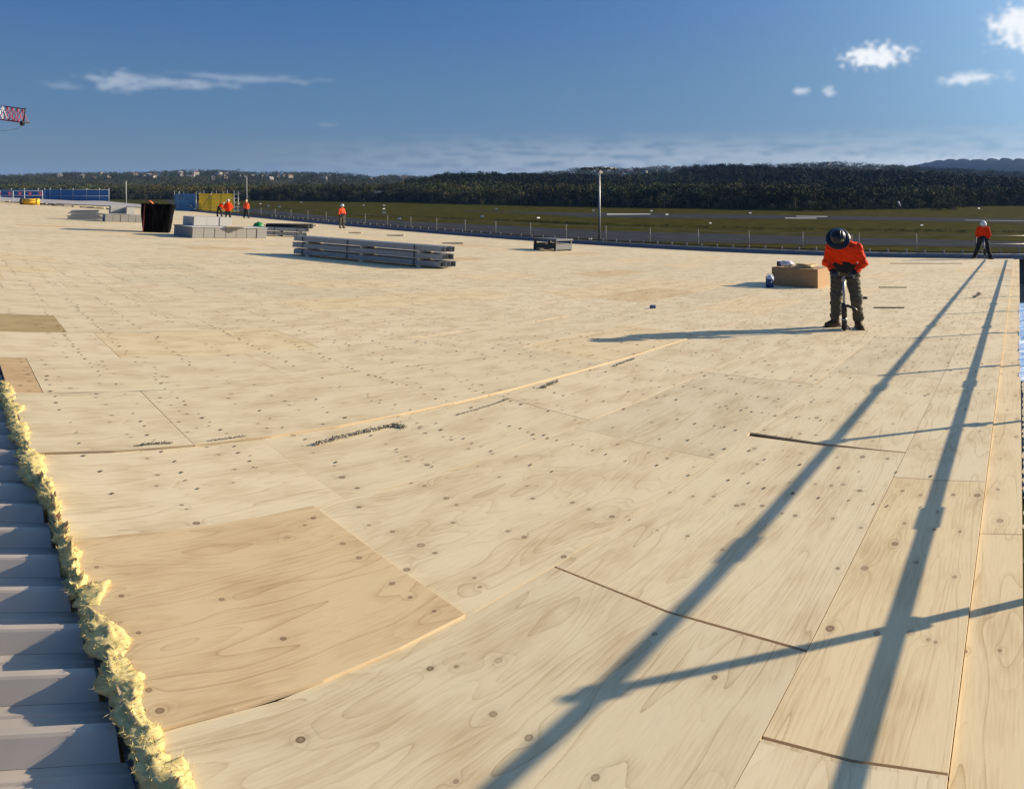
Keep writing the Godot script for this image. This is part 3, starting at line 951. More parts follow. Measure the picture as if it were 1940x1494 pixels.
# ------------------------------------------------------------------ tube guard rail on the open side (its shadow crosses the deck)
func build_edge_protection() -> void:
	var sd := sun_dir()
	var reach := 1.0 / tan(deg_to_rad(SUN_HEIGHT))
	var away := Vector3(sd.x, 0, sd.z).normalized() * reach
	var rail := thing("guard_rail", "grey scaffold tube guard rail with couplers along the open roof edge", "railing", on(3.0, -0.8))
	var rows := {}
	for h in [0.96, 0.48]:
		var tt := 1.45 if h > 0.9 else 0.53
		var pts := []
		for s in [0.9, 1.5, 2.1, 2.9, 3.8, 5.0, 6.4, 8.0, 10.0, 12.5, 16.0, 20.0, 24.5, 29.5]:
			pts.append(on(s, tt) + away * h + Vector3(0, h, 0))
		rows[h] = pts
		var local := []
		for p in pts:
			local.append(p - rail.position)
		part("top_rail" if h > 0.9 else "mid_rail", tube_mesh(local, [0.0243], 10), M.tube, rail)
	for s in [2.08, 5.25, 7.65, 10.1, 12.6, 15.1, 17.6, 20.2, 22.8, 25.4, 28.0]:
		var top: Vector3 = on(s, 1.45) + away * 0.96 + Vector3(0, 1.0, 0) - rail.position
		var foot := top + Vector3(0, -1.35, 0)
		part("post", tube_mesh([foot, top + Vector3(0, 0.02, 0)], [0.0243], 10), M.tube, rail)
		for h in [0.0, 0.55]:
			var c := top + Vector3(0, -0.04 - h, 0)
			var st := start()
			add_box(st, Transform3D(Basis(Vector3.UP, -0.9 + s), c + Vector3(0.0, 0, 0.0)), Vector3(0.085, 0.07, 0.07), 0.012)
			part("coupler", finish(st), M.tube, rail)
	# sleeves where two tubes meet
	for e in [[0.96, 3, 0.5], [0.96, 6, 0.4], [0.96, 8, 0.5], [0.48, 4, 0.2], [0.48, 6, 0.6], [0.48, 8, 0.5], [0.48, 9, 0.5]]:
		var pts: Array = rows[e[0]]
		var a: Vector3 = pts[e[1]]
		var b: Vector3 = pts[e[1] + 1]
		var d := (b - a).normalized() * 0.16
		var c := a.lerp(b, e[2]) - rail.position
		part("sleeve", tube_mesh([c - d, c + d], [0.034], 10), M.tube, rail)

# ------------------------------------------------------------------ gutter and cable fence at the low edge
func build_gutter() -> void:
	var root := thing("box_gutter", "blue grey metal gutter upstand along the low roof edge", "gutter", on(31.0, 20.0))
	var o := root.position
	var ts := []
	var t := -3.0
	while t < 84.0:
		ts.append(t)
		t += 1.1 if t < 30.0 else 2.5
	# [s, height]: sole, sloping face, top, outer face
	var prof := [[30.28, -0.02], [30.32, -0.06], [30.6, -0.06], [30.75, 0.16], [30.85, 0.20], [31.05, 0.20], [31.08, -0.4], [31.1, -1.2]]
	var st := start()
	for i in ts.size() - 1:
		for k in prof.size() - 1:
			var p: Array = prof[k]
			var q: Array = prof[k + 1]
			quad(st, on(p[0], ts[i], p[1]) - o, on(p[0], ts[i + 1], p[1]) - o, on(q[0], ts[i + 1], q[1]) - o, on(q[0], ts[i], q[1]) - o)
	part("upstand", finish(st), M.gutter, root)
	var cap := start()
	for i in ts.size() - 1:
		var a := on(31.06, ts[i], 0.26) - o
		var b := on(31.06, ts[i + 1], 0.26) - o
		add_tube(cap, [a, b], [0.028], 5)
	part("edge_rail", finish(cap), M.dark, root)
	var br := box_mesh(Vector3(0.05, 0.17, 0.09), 0.01)
	t = -2.6
	while t < 60.0:
		part("bracket", br, M.tube, root, on(31.0, t, 0.27) - o)
		t += 0.86
	# the wall below, down to the airfield
	var wall := start()
	for i in ts.size() - 1:
		var a := on(31.11, ts[i], -0.3) - o
		var b := on(31.11, ts[i + 1], -0.3) - o
		quad(wall, Vector3(a.x, -o.y, a.z), a, b, Vector3(b.x, -o.y, b.z))
	part("wall", finish(wall), M.pale_roof, root)
	# stanchions and cables
	var fence := thing("cable_fence", "thin steel cable fence on slim posts along the gutter", "fence", on(31.2, 20.0))
	var fo := fence.position
	# places of the posts, metres east and north
	var spots := [[-33.28, 78.65], [-29.99, 74.82], [-27.70, 72.17], [-25.49, 69.62], [-23.10, 66.87], [-20.66, 64.09], [-18.28, 61.40], [-15.94, 58.78], [-13.74, 56.36], [-11.56, 53.98], [-9.37, 51.63], [-7.30, 49.46], [-5.20, 47.30], [-3.10, 45.21], [-1.03, 43.24], [1.10, 41.30], [3.12, 39.57], [5.19, 37.92], [7.32, 36.39], [9.50, 35.01], [11.69, 33.84], [13.93, 32.87], [16.24, 32.12], [18.63, 31.60], [21.19, 31.31], [23.93, 31.26]]
	var post_mat := mat(lin(0.17, 0.17, 0.165), 0.7)
	var tops := []
	for k in spots.size():
		var sp: Array = spots[k]
		var y := deck_y(sp[0], sp[1])
		var base := Vector3(sp[0], y - 0.1, -sp[1]) - fo
		tops.append(base)
		var po := part("post", tube_mesh([base, base + Vector3(0, 1.16, 0)], [0.026], 8), post_mat, fence)
		part("foot", box_mesh(Vector3(0.16, 0.12, 0.16), 0.01), M.tube, po, base + Vector3(0, 0.05, 0))
	for h in [0.34, 0.72, 1.1]:
		part("cable", tube_mesh(tops.map(func(p): return p + Vector3(0, h, 0)), [0.015 if h < 1.0 else 0.009], 5), M.tube, fence)

# ------------------------------------------------------------------ the next roof, beyond the end of the deck
func build_far_roof() -> void:
	var st := start()
	st.set_smooth_group(0)
	var ts := [88.5, 95.0, 105.0, 120.0, 140.0]
	var ss := [-6.0, 4.0, 12.0, 20.0, 28.0, 34.0]
	for i in ss.size() - 1:
		for j in ts.size() - 1:
			quad(st, on(ss[i], ts[j], 0.1), on(ss[i], ts[j + 1], 0.1), on(ss[i + 1], ts[j + 1], 0.1), on(ss[i + 1], ts[j], 0.1))
	var roof := part("far_roof", finish(st), M.pale_roof, self)
	roof.set_meta("kind", "structure")

# ------------------------------------------------------------------ airfield and hills
func ribbon(rows: Array, y: float) -> ArrayMesh:
	var st := start()
	for i in rows.size() - 1:
		var a: Array = rows[i]
		var b: Array = rows[i + 1]
		quad(st, Vector3(a[2], y, -a[3]), Vector3(a[0], y, -a[1]), Vector3(b[0], y, -b[1]), Vector3(b[2], y, -b[3]))
	return finish(st)

var ridge := {}

func crest(list: Array, x: float) -> float:
	# list: [bearing as x per unit forward, height per unit forward above the eye]
	for i in list.size() - 1:
		if x <= list[i + 1][0] or i == list.size() - 2:
			var a: float = clampf((x - list[i][0]) / (list[i + 1][0] - list[i][0]), 0.0, 1.0)
			a = a * a * (3.0 - 2.0 * a)
			return lerpf(list[i][1], list[i + 1][1], a)
	return 0.0

var hill_noise := FastNoiseLite.new()

# height of one range of hills; h: {near, far, from, to, crest}
func hill_y(h: Dictionary, x: float, n: float) -> float:
	var rise: float = crest(h.crest, x / h.far) + 0.0028 * hill_noise.get_noise_2d(x / h.far * 41.0, h.far)
	var top: float = maxf(0.0, EYE + rise * h.far - h.cover)
	var a := clampf((n - h.near) / (h.far - h.near), 0.0, 1.0)
	var k := a * a * (3.0 - 2.0 * a) if n <= h.far else maxf(0.0, 1.0 - (n - h.far) / (h.far * 0.35))
	return top * (0.12 * sqrt(a) + 0.88 * k) * (1.0 + 0.16 * hill_noise.get_noise_2d(x * h.rough, n * h.rough) * (1.0 - a * 0.8)) - 0.6

func hill_mesh(h: Dictionary, nx: int, nn: int) -> ArrayMesh:
	var st := start()
	st.set_smooth_group(0)
	var g := []
	for j in nn + 1:
		var n := lerpf(h.near, h.far * 1.3, float(j) / nn)
		for i in nx + 1:
			var x := lerpf(h.from, h.to, float(i) / nx) * n
			g.append(Vector3(x, hill_y(h, x, n), -n))
	for j in nn:
		for i in nx:
			var k := j * (nx + 1) + i
			quad(st, g[k], g[k + nx + 1], g[k + nx + 2], g[k + 1])
	return finish(st)

func build_terrain() -> void:
	hill_noise.seed = 12
	hill_noise.frequency = 1.0
	hill_noise.fractal_octaves = 4
	M.grass = textured(noise_tex(0.02, 5, lin(0.036, 0.038, 0.006), lin(0.088, 0.078, 0.015), 512, 31), 0.013, 0.95)
	var d := textured(noise_tex(0.05, 4, lin(0.75, 0.72, 0.66), lin(1.0, 1.0, 1.0), 256, 32), 0.21, 0.95)
	M.grass.detail_enabled = true
	M.grass.detail_albedo = d.albedo_texture
	M.grass.detail_blend_mode = BaseMaterial3D.BLEND_MODE_MUL
	M.asphalt = textured(noise_tex(0.02, 5, lin(0.040, 0.042, 0.047), lin(0.060, 0.062, 0.067), 256, 33), 0.03, 0.9)
	M.paint = mat(lin(0.34, 0.34, 0.33), 0.8)
	M.forest_floor = textured(noise_tex(0.03, 5, lin(0.014, 0.017, 0.009), lin(0.035, 0.036, 0.018), 256, 34), 0.02, 1.0)
	M.mountain = textured(noise_tex(0.02, 5, lin(0.010, 0.018, 0.014), lin(0.022, 0.032, 0.024), 256, 35), 0.003, 1.0)
	for m in [M.grass, M.asphalt, M.forest_floor, M.mountain]:
		m.metallic_specular = 0.05
	var st := start()
	for i in 16:
		for j in 10:
			var x0 := -9000.0 + i * 1125.0
			var z0 := 60.0 if j == 0 else -j * 1000.0
			var z1 := -(j + 1) * 1000.0
			quad(st, Vector3(x0, 0, z0), Vector3(x0, 0, z1), Vector3(x0 + 1125.0, 0, z1), Vector3(x0 + 1125.0, 0, z0))
	struct("ground", finish(st), M.grass)
	struct("apron", ribbon([[-380, 760, -350, 690], [-264, 535, -230, 467], [-173, 433, -146, 364], [-62, 280, -52, 233], [5, 230, 4, 186], [29, 209, 24, 172], [80, 188, 68, 161], [118, 172, 106, 154], [200, 140, 190, 122]], 0.05), M.asphalt)
	struct("runway", ribbon([[-26, 371, -25, 364], [8, 357, 8, 337], [34, 343, 30, 298], [70, 337, 60, 289], [141, 311, 126, 278], [198, 289, 175, 256], [322, 240, 298, 209]], 0.05), M.asphalt)
	for m in [[[46, 334, 44, 317], [67, 332, 65, 322]], [[116, 291, 113, 284], [128, 289, 126, 283]], [[127, 307, 125, 301], [140, 304, 137, 298]], [[180, 272, 178, 270], [230, 254, 228, 252]]]:
		struct("runway_marking", ribbon(m, 0.1), M.paint)
	# ranges of hills; crest pairs are (right, up) for each metre forward
	var far := {"near": 2600.0, "far": 5200.0, "from": 0.45, "to": 0.95, "cover": 0.0, "rough": 0.0012, "crest": [[0.45, -0.01], [0.54, 0.006], [0.569, 0.019], [0.60, 0.031], [0.623, 0.038], [0.655, 0.031], [0.668, 0.030], [0.683, 0.038], [0.71, 0.033], [0.735, 0.026], [0.76, 0.029], [0.85, 0.02], [0.95, 0.03]]}
	var mid := {"near": 900.0, "far": 1900.0, "from": -0.95, "to": 0.95, "cover": 7.0, "rough": 0.004, "crest": [[-0.95, 0.010], [-0.746, 0.010], [-0.70, 0.009], [-0.685, 0.007], [-0.66, 0.012], [-0.57, 0.0145], [-0.51, 0.0155], [-0.397, 0.019], [-0.35, 0.015], [-0.285, 0.0155], [-0.24, 0.0145], [-0.19, 0.012], [-0.13, 0.010], [-0.09, 0.0115], [0.02, 0.0135], [0.06, 0.018], [0.1, 0.0215], [0.16, 0.0225], [0.215, 0.0245], [0.28, 0.026], [0.33, 0.0275], [0.39, 0.029], [0.425, 0.030], [0.455, 0.029], [0.515, 0.026], [0.56, 0.0215], [0.6, 0.018], [0.68, 0.011], [0.75, 0.003], [0.95, 0.002]]}
	var near := {"near": 560.0, "far": 1000.0, "from": -0.2, "to": 0.95, "cover": 9.0, "rough": 0.006, "crest": [[-0.2, -0.012], [-0.13, -0.001], [-0.115, 0.004], [-0.08, 0.012], [-0.05, 0.013], [0.0, 0.011], [0.06, 0.009], [0.15, 0.010], [0.22, 0.012], [0.27, 0.022], [0.31, 0.024], [0.36, 0.021], [0.42, 0.017], [0.5, 0.016], [0.56, 0.013], [0.62, 0.006], [0.69, 0.004], [0.75, 0.0], [0.95, 0.0]]}
	ridge = {"far": far, "mid": mid, "near": near}
	struct("mountains", hill_mesh(far, 160, 30), M.mountain)
	var open_hill := textured(noise_tex(0.03, 5, lin(0.030, 0.034, 0.014), lin(0.085, 0.078, 0.034), 256, 36), 0.012, 1.0)
	open_hill.metallic_specular = 0.12
	struct("hills", hill_mesh(mid, 200, 26), open_hill)
	struct("wooded_hill", hill_mesh(near, 120, 20), M.forest_floor)

# ------------------------------------------------------------------ trees
func leaf_material(c0: Color, c1: Color, sd: int) -> StandardMaterial3D:
	var m := textured(noise_tex(0.08, 4, c0, c1, 128, sd), 0.09, 0.9)
	m.vertex_color_use_as_albedo = true
	m.backlight_enabled = true
	m.backlight = Color(0.10, 0.12, 0.04)
	m.metallic_specular = 0.2
	return m

# leaf clumps spread through a lumpy crown; unit height about 1
func crown_mesh(sd: int, lumps: int, leaves: int, wide: float, low: float) -> ArrayMesh:
	var r := RandomNumberGenerator.new()
	r.seed = sd
	var st := start()
	var cs := []
	for i in lumps:
		var a := r.randf() * TAU
		var q := sqrt(r.randf())
		cs.append([Vector3(cos(a) * q * wide, lerpf(low + 0.12, 0.88, r.randf()) - 0.22 * q, sin(a) * q * wide), r.randf_range(0.12, 0.24)])
	for i in leaves:
		var c: Array = cs[r.randi() % lumps]
		var d := Vector3(r.randfn(), r.randfn() * 0.8, r.randfn()).normalized()
		var p: Vector3 = c[0] + d * c[1] * pow(r.randf(), 0.35)
		var n := (d + Vector3(r.randfn(), r.randfn(), r.randfn()) * 0.5).normalized()
		var u := n.cross(Vector3(r.randfn(), r.randfn(), r.randfn())).normalized()
		var v := n.cross(u)
		var s := r.randf_range(0.022, 0.05)
		var k := r.randf_range(0.75, 1.2)
		st.set_color(Color(k, k, k))
		quad(st, p - u * s, p - v * s * 0.7, p + u * s, p + v * s * 0.7)
	return finish(st)

func trunk_mesh(sd: int) -> ArrayMesh:
	var r := RandomNumberGenerator.new()
	r.seed = sd
	var st := start()
	st.set_smooth_group(0)
	var lean := Vector3(r.randfn() * 0.04, 0, r.randfn() * 0.04)
	add_tube(st, [Vector3(0, -0.02, 0), Vector3(0, 0.2, 0) + lean * 0.5, Vector3(0, 0.5, 0) + lean, Vector3(0, 0.78, 0) + lean * 1.5], [0.022, 0.017, 0.012, 0.004], 6)
	for i in 6:
		var a := r.randf() * TAU
		var b := Vector3(0, r.randf_range(0.25, 0.6), 0) + lean * 0.7
		var o := Vector3(cos(a), 0, sin(a))
		add_tube(st, [b, b + o * 0.1 + Vector3(0, 0.08, 0), b + o * 0.2 + Vector3(0, 0.22, 0)], [0.009, 0.006, 0.002], 5)
	return finish(st)

func scatter(called: String, label: String, mesh: Mesh, m: Material, spots: Array) -> void:
	var mm := MultiMesh.new()
	mm.transform_format = MultiMesh.TRANSFORM_3D
	mm.use_colors = true
	mm.mesh = mesh
	mm.instance_count = spots.size()
	for i in spots.size():
		mm.set_instance_transform(i, spots[i])
		# stands of one kind of tree, and single odd ones
		var p: Vector3 = spots[i].origin
		var k := clampf(1.0 + 1.1 * hill_noise.get_noise_2d(p.x * 0.006, p.z * 0.006 + 30.0) + rng.randf_range(-0.3, 0.35), 0.35, 2.2)
		var warm := clampf(1.0 + 0.5 * hill_noise.get_noise_2d(p.x * 0.01 + 90.0, p.z * 0.01) + rng.randf_range(-0.12, 0.12), 0.7, 1.4)
		mm.set_instance_color(i, Color(k * warm, k, k * (1.6 - 0.6 * warm)))
	var o := MultiMeshInstance3D.new()
	o.name = numbered(called)
	o.multimesh = mm
	o.material_override = m
	add_child(o)
	o.set_meta("kind", "stuff")
	tag(o, label, "woodland")

func spot(x: float, y: float, n: float, tall: float, wide: float) -> Transform3D:
	return Transform3D(Basis(Vector3.UP, rng.randf() * TAU).scaled(Vector3(wide, tall, wide)), Vector3(x, y, -n))

# front of the wood, metres forward of the eye for each bearing
func wood_edge(b: float) -> float:
	return crest([[-0.95, 720.0], [-0.75, 690.0], [-0.5, 650.0], [-0.32, 600.0], [-0.2, 560.0], [0.0, 480.0], [0.1, 440.0], [0.2, 418.0], [0.45, 372.0], [0.55, 396.0], [0.62, 410.0], [0.7, 455.0], [0.95, 470.0]], b)

func build_background() -> void:
	var olive := leaf_material(lin(0.034, 0.040, 0.014), lin(0.105, 0.105, 0.042), 61)
	var ridge_green := leaf_material(lin(0.028, 0.036, 0.020), lin(0.078, 0.084, 0.044), 63)
	var olives := [olive, leaf_material(lin(0.055, 0.062, 0.028), lin(0.17, 0.165, 0.085), 64), leaf_material(lin(0.024, 0.030, 0.010), lin(0.07, 0.075, 0.028), 65)]
	var dark := leaf_material(lin(0.013, 0.019, 0.009), lin(0.034, 0.042, 0.018), 62)
	var bark := mat(lin(0.16, 0.14, 0.11), 0.9)
	var crowns := []
	for k in 5:
		crowns.append(crown_mesh(200 + k, [9, 12, 8, 14, 10][k], 420, [0.34, 0.42, 0.28, 0.46, 0.36][k], [0.12, 0.2, 0.1, 0.15, 0.05][k]))
	var small := crown_mesh(230, 7, 110, 0.42, 0.05)
	var small2 := crown_mesh(231, 9, 130, 0.5, 0.0)
	# single trees along the front of the wood
	var protos := []
	var looks := ["spreading olive green tree", "broad olive green tree", "slim upright olive tree", "wide rounded olive tree", "bushy olive tree leafy to the ground"]
	for k in 5:
		var t := thing("tree", looks[k] + " in the wood's front row", "tree", Vector3.ZERO, 0.0, "trees along the front of the wood")
		part("trunk", trunk_mesh(300 + k), bark, t)
		part("crown", crowns[k], olives[k % 3], t)
		protos.append(t)
	for i in 150:
		var k := i % 5
		var t: Node3D = protos[k]
		if i >= 5:
			t = protos[k].duplicate()
			t.name = numbered("tree")
			add_child(t)
		var b := -0.80 + 1.6 * (i + rng.randf_range(-0.3, 0.3)) / 150.0
		var n := wood_edge(b) + rng.randf_range(0.0, 14.0)
		var tall := rng.randf_range(7.5, 13.0) * (0.8 if b > 0.3 else 1.0)
		if i % 2:
			tall = rng.randf_range(3.5, 7.5)
			n -= 9.0
		t.position = Vector3(b * n, -0.1, -n)
		t.rotation.y = rng.randf() * TAU
		t.scale = Vector3(tall * 1.05, tall, tall * 1.05)
	# the wood behind them: one mass
	var a1 := []
	var a2 := []
	for i in 5200:
		var b := rng.randf_range(-0.92, 0.92)
		var q := rng.randf()
		var n := wood_edge(b) + 12.0 + q * 220.0
		var tall := rng.randf_range(7.5, 17.0) * (1.0 if b < 0.45 else 0.85)
		(a1 if rng.randf() < 0.5 else a2).append(spot(b * n, maxf(-0.2, hill_y(ridge.near, b * n, n)), n, tall, tall * rng.randf_range(0.95, 1.25)))
	scatter("mangrove_wood", "dense olive wood behind the front row of trees", crowns[1], olive, a1)
	scatter("mangrove_wood", "dark undergrowth and crowns filling the same wood", crowns[3], olive, a2)
	var h1 := []
	for i in 4200:
		var b := rng.randf_range(-0.18, 0.92)
		var n := lerpf(600.0, 1060.0, pow(rng.randf(), 0.8))
		if crest(ridge.near.crest, b) < -0.004:
			continue
		var tall := rng.randf_range(7.0, 22.0)
		h1.append(spot(b * n, hill_y(ridge.near, b * n, n) - 1.0, n, tall, tall * rng.randf_range(1.0, 1.4)))
	scatter("hill_wood", "dark forest covering the nearer hill", crowns[0], dark, h1)
	var h2 := []
	for i in 10000:
		var b := rng.randf_range(-0.92, 0.92)
		var n := lerpf(950.0, 1980.0, pow(rng.randf(), 0.7))
		if hill_noise.get_noise_2d(b * n * 0.004, n * 0.008) > 0.22:
			continue
		var tall := rng.randf_range(5.0, 19.0)
		h2.append(spot(b * n, hill_y(ridge.mid, b * n, n) - 1.0, n, tall, tall * rng.randf_range(1.2, 1.9)))
	scatter("ridge_wood", "tree cover on the long ridge with houses", small2, ridge_green, h2)
	# houses among the trees on the ridge
	var walls := [mat(lin(0.45, 0.44, 0.42), 0.8), mat(lin(0.38, 0.34, 0.29), 0.8), mat(lin(0.42, 0.40, 0.38), 0.8)]
	var roofs := [mat(lin(0.22, 0.10, 0.06), 0.8), mat(lin(0.16, 0.16, 0.17), 0.7), mat(lin(0.40, 0.38, 0.36), 0.7)]
	var roof_names := ["red brown", "dark grey", "pale grey"]
	var wall_names := ["white", "cream", "grey"]
	var spans := [[-0.66, -0.30, 46, 0.78, 0.98], [-0.3, -0.12, 12, 0.8, 0.97], [0.03, 0.24, 26, 0.75, 0.98], [0.36, 0.46, 5, 0.85, 0.97]]
	for sp in spans:
		for i in int(sp[2]):
			var b := rng.randf_range(sp[0], sp[1])
			var n: float = rng.randf_range(sp[3], sp[4]) * 1900.0
			var w := rng.randi() % 3
			var f := rng.randi() % 3
			var t := thing("house", "small %s house with %s gabled roof among trees on the ridge" % [wall_names[w], roof_names[f]], "house", Vector3(b * n, hill_y(ridge.mid, b * n, n) + 2.5, -n), rng.randf() * TAU, "houses on the ridge")
			house(t, walls[w], roofs[f], rng.randf_range(9.0, 15.0), rng.randf_range(7.0, 9.0), rng.randf_range(4.0, 7.0))
	# scrub along the drain between the taxiway and the runway
	var sc := []
	var drain := [[-194, 476], [-65, 309], [6, 261], [33, 238], [92, 214], [142, 203], [200, 185]]
	for i in 900:
		var k := rng.randi() % 6
		var q := rng.randf()
		sc.append(spot(lerpf(drain[k][0], drain[k + 1][0], q) + rng.randfn(), -0.1, lerpf(drain[k][1], drain[k + 1][1], q) + rng.randf_range(-3.0, 3.0), rng.randf_range(0.4, 1.1), rng.randf_range(1.2, 3.0)))
	scatter("scrub", "low dark scrub along the drain in the grass", small, dark, sc)
	var sc2 := []
	for i in 1200:
		var b := rng.randf_range(-0.8, 0.85)
		var n := wood_edge(b) - rng.randf_range(0.0, 9.0)
		sc2.append(spot(b * n, -0.1, n, rng.randf_range(0.6, 2.2), rng.randf_range(1.5, 4.0)))
	scatter("scrub", "low dark scrub at the foot of the wood", small2, dark, sc2)
	for bs in [[0.628, 383.0, 5.2], [0.637, 380.0, 4.6], [0.616, 384.0, 4.0]]:
		var o := thing("bush", "dark rounded bush standing alone in the grass before the wood", "bush", Vector3(bs[0] * bs[1], -0.3, -bs[1]), bs[0] * 9.0, "lone bushes before the wood")
		var cr := part("crown", crowns[3], dark, o)
		cr.scale = Vector3(bs[2] * 1.9, bs[2], bs[2] * 1.9)
	build_airfield_things()

func house(t: Node3D, wm: Material, rm: Material, w: float, d: float, h: float) -> void:
	part("wall", box_mesh(Vector3(w, h, d)), wm, t, Vector3(0, h * 0.5, 0))
	var st := start()
	var a := w * 0.5 + 0.5
	var b := d * 0.5 + 0.5
	var p := [Vector3(-a, h, -b), Vector3(a, h, -b), Vector3(a, h, b), Vector3(-a, h, b), Vector3(-a * 0.8, h + 2.2, 0), Vector3(a * 0.8, h + 2.2, 0)]
	quad(st, p[0], p[1], p[5], p[4])
	quad(st, p[2], p[3], p[4], p[5])
	for f in [[0, 4, 3], [1, 2, 5]]:
		for k in f:
			st.add_vertex(p[k])
	part("roof", finish(st), rm, t)

func build_airfield_things() -> void:
	# gable markers: little white ridge tents
	var gm := start()
	var q := [Vector3(-1.1, 0, -0.5), Vector3(1.1, 0, -0.5), Vector3(1.1, 0, 0.5), Vector3(-1.1, 0, 0.5), Vector3(-1.1, 0.75, 0), Vector3(1.1, 0.75, 0)]
	quad(gm, q[0], q[4], q[5], q[1])
	quad(gm, q[2], q[5], q[4], q[3])
	for f in [[0, 3, 4], [1, 5, 2]]:
		for k in f:
			gm.add_vertex(q[k])
	var gmesh := finish(gm)
	for m in [[-101, 467], [-86, 461], [-74, 396], [-64, 343], [-13, 301], [11, 287], [-46, 280], [-9, 396], [44, 371], [74, 364], [117, 337], [72, 249], [141, 236], [275, 404], [20, 175], [-199, 499], [-183, 499], [-162, 455], [-147, 433], [-167, 543], [72, 319]]:
		var o := part("field_marker", gmesh, M.white, self, Vector3(m[0], 0.0, -m[1]))
		o.rotation.y = rng.randf() * 0.6
		o.scale = Vector3.ONE * (0.45 if m[1] < 260 else 0.65)
		tag(o, "small white ridge marker lying in the airfield grass", "marker", "white markers on the airfield")
	# tall apron light with a crown of floodlights
	var at := Vector3(0.1275 * 150.0, 0, -150.0)
	var mast := thing("light_mast", "tall grey apron light mast with a wide ring of floodlights", "light mast", at)
	var top := 17.6
	part("pole", tube_mesh([Vector3(0, 0, 0), Vector3(0, 8, 0), Vector3(0, top, 0)], [0.30, 0.24, 0.15], 10), M.tube, mast)
	var fr := start()
	for k in 24:
		var a0 := TAU * k / 24
		var a1 := TAU * (k + 1) / 24
		add_tube(fr, [Vector3(cos(a0) * 3.6, top, sin(a0) * 3.6), Vector3(cos(a1) * 3.6, top, sin(a1) * 3.6)], [0.16], 5)
		add_tube(fr, [Vector3(cos(a0) * 1.5, top + 0.25, sin(a0) * 1.5), Vector3(cos(a1) * 1.5, top + 0.25, sin(a1) * 1.5)], [0.12], 5)
	for k in 6:
		var a := TAU * k / 6
		add_tube(fr, [Vector3(0, top - 0.1, 0), Vector3(cos(a) * 3.6, top, sin(a) * 3.6)], [0.12], 5)
		add_tube(fr, [Vector3(0, top + 0.3, 0), Vector3(cos(a) * 1.5, top + 0.25, sin(a) * 1.5)], [0.06], 5)
	part("ring_frame", finish(fr), M.tube, mast)
	for k in 12:
		var a := TAU * k / 12 + 0.1
		var f := part("floodlight", box_mesh(Vector3(0.9, 0.34, 0.6), 0.04), mat(lin(0.10, 0.10, 0.10), 0.6), mast, Vector3(cos(a) * 3.5, top - 0.02, sin(a) * 3.5))
		f.rotation = Vector3(0.25, -a, 0)
	for pp in [[-0.563, 410.0, 16.6], [-0.387, 430.0, 19.5]]:
		var pl := thing("pole", "slender pale pole standing before the wood", "pole", Vector3(pp[0] * pp[1], 0, -pp[1]), 0.0, "slender poles before the wood")
		part("shaft", tube_mesh([Vector3.ZERO, Vector3(0, pp[2], 0)], [0.42, 0.26], 8), mat(lin(0.34, 0.34, 0.33), 0.7), pl)
		part("head", box_mesh(Vector3(1.6, 0.25, 0.5), 0.05), M.tube, pl, Vector3(0, pp[2], 0))
	var ws := thing("windsock", "white windsock hanging from a thin pole by the wood", "windsock", Vector3(0.5635 * 385.0, 0, -385.0))
	part("pole", tube_mesh([Vector3.ZERO, Vector3(0, 4.6, 0)], [0.07], 6), M.tube, ws)
	part("sock", tube_mesh([Vector3(-0.2, 4.5, 0), Vector3(0.5, 3.4, 0), Vector3(1.2, 2.0, 0)], [0.5, 0.42, 0.28], 10), M.white, ws)
	# low shed by the creek
	var shed := thing("shed", "long low shed with pale blue grey roof in the trees", "shed", Vector3(-0.192 * 585.0, 3.2, -585.0), 0.1)
	part("wall", box_mesh(Vector3(17, 4.5, 9)), M.concrete, shed, Vector3(0, 2.2, 0))
	var rf := part("roof", box_mesh(Vector3(18, 0.3, 11)), mat(lin(0.30, 0.36, 0.42), 0.5), shed, Vector3(0, 5.0, 0))
	rf.rotation.x = 0.18
	# a band of dark creek bank in front of the wood on the left is left to the scrub


# ------------------------------------------------------------------ things on the deck
func c_section(length: float, web: float, flange: float, thick: float) -> ArrayMesh:
	# a lipped channel lying on edge, open side to +z, centred on x
	var lip := 0.018
	var o := [Vector2(flange, web * 0.5 - lip), Vector2(flange, web * 0.5), Vector2(0, web * 0.5), Vector2(0, -web * 0.5), Vector2(flange, -web * 0.5), Vector2(flange, -web * 0.5 + lip)]
	var st := start()
	var h := length * 0.5
	for i in o.size() - 1:
		var a: Vector2 = o[i]
		var b: Vector2 = o[i + 1]
		var n := Vector2(b.y - a.y, a.x - b.x).normalized() * thick
		var p := [Vector3(-h, a.y, a.x), Vector3(-h, b.y, b.x), Vector3(h, b.y, b.x), Vector3(h, a.y, a.x)]
		var q := []
		for v in p:
			q.append(v + Vector3(0, n.y, n.x))
		quad(st, p[0], p[1], p[2], p[3])
		quad(st, q[3], q[2], q[1], q[0])
		quad(st, p[0], q[0], q[1], p[1])
		quad(st, p[2], q[2], q[3], p[3])
	return finish(st)

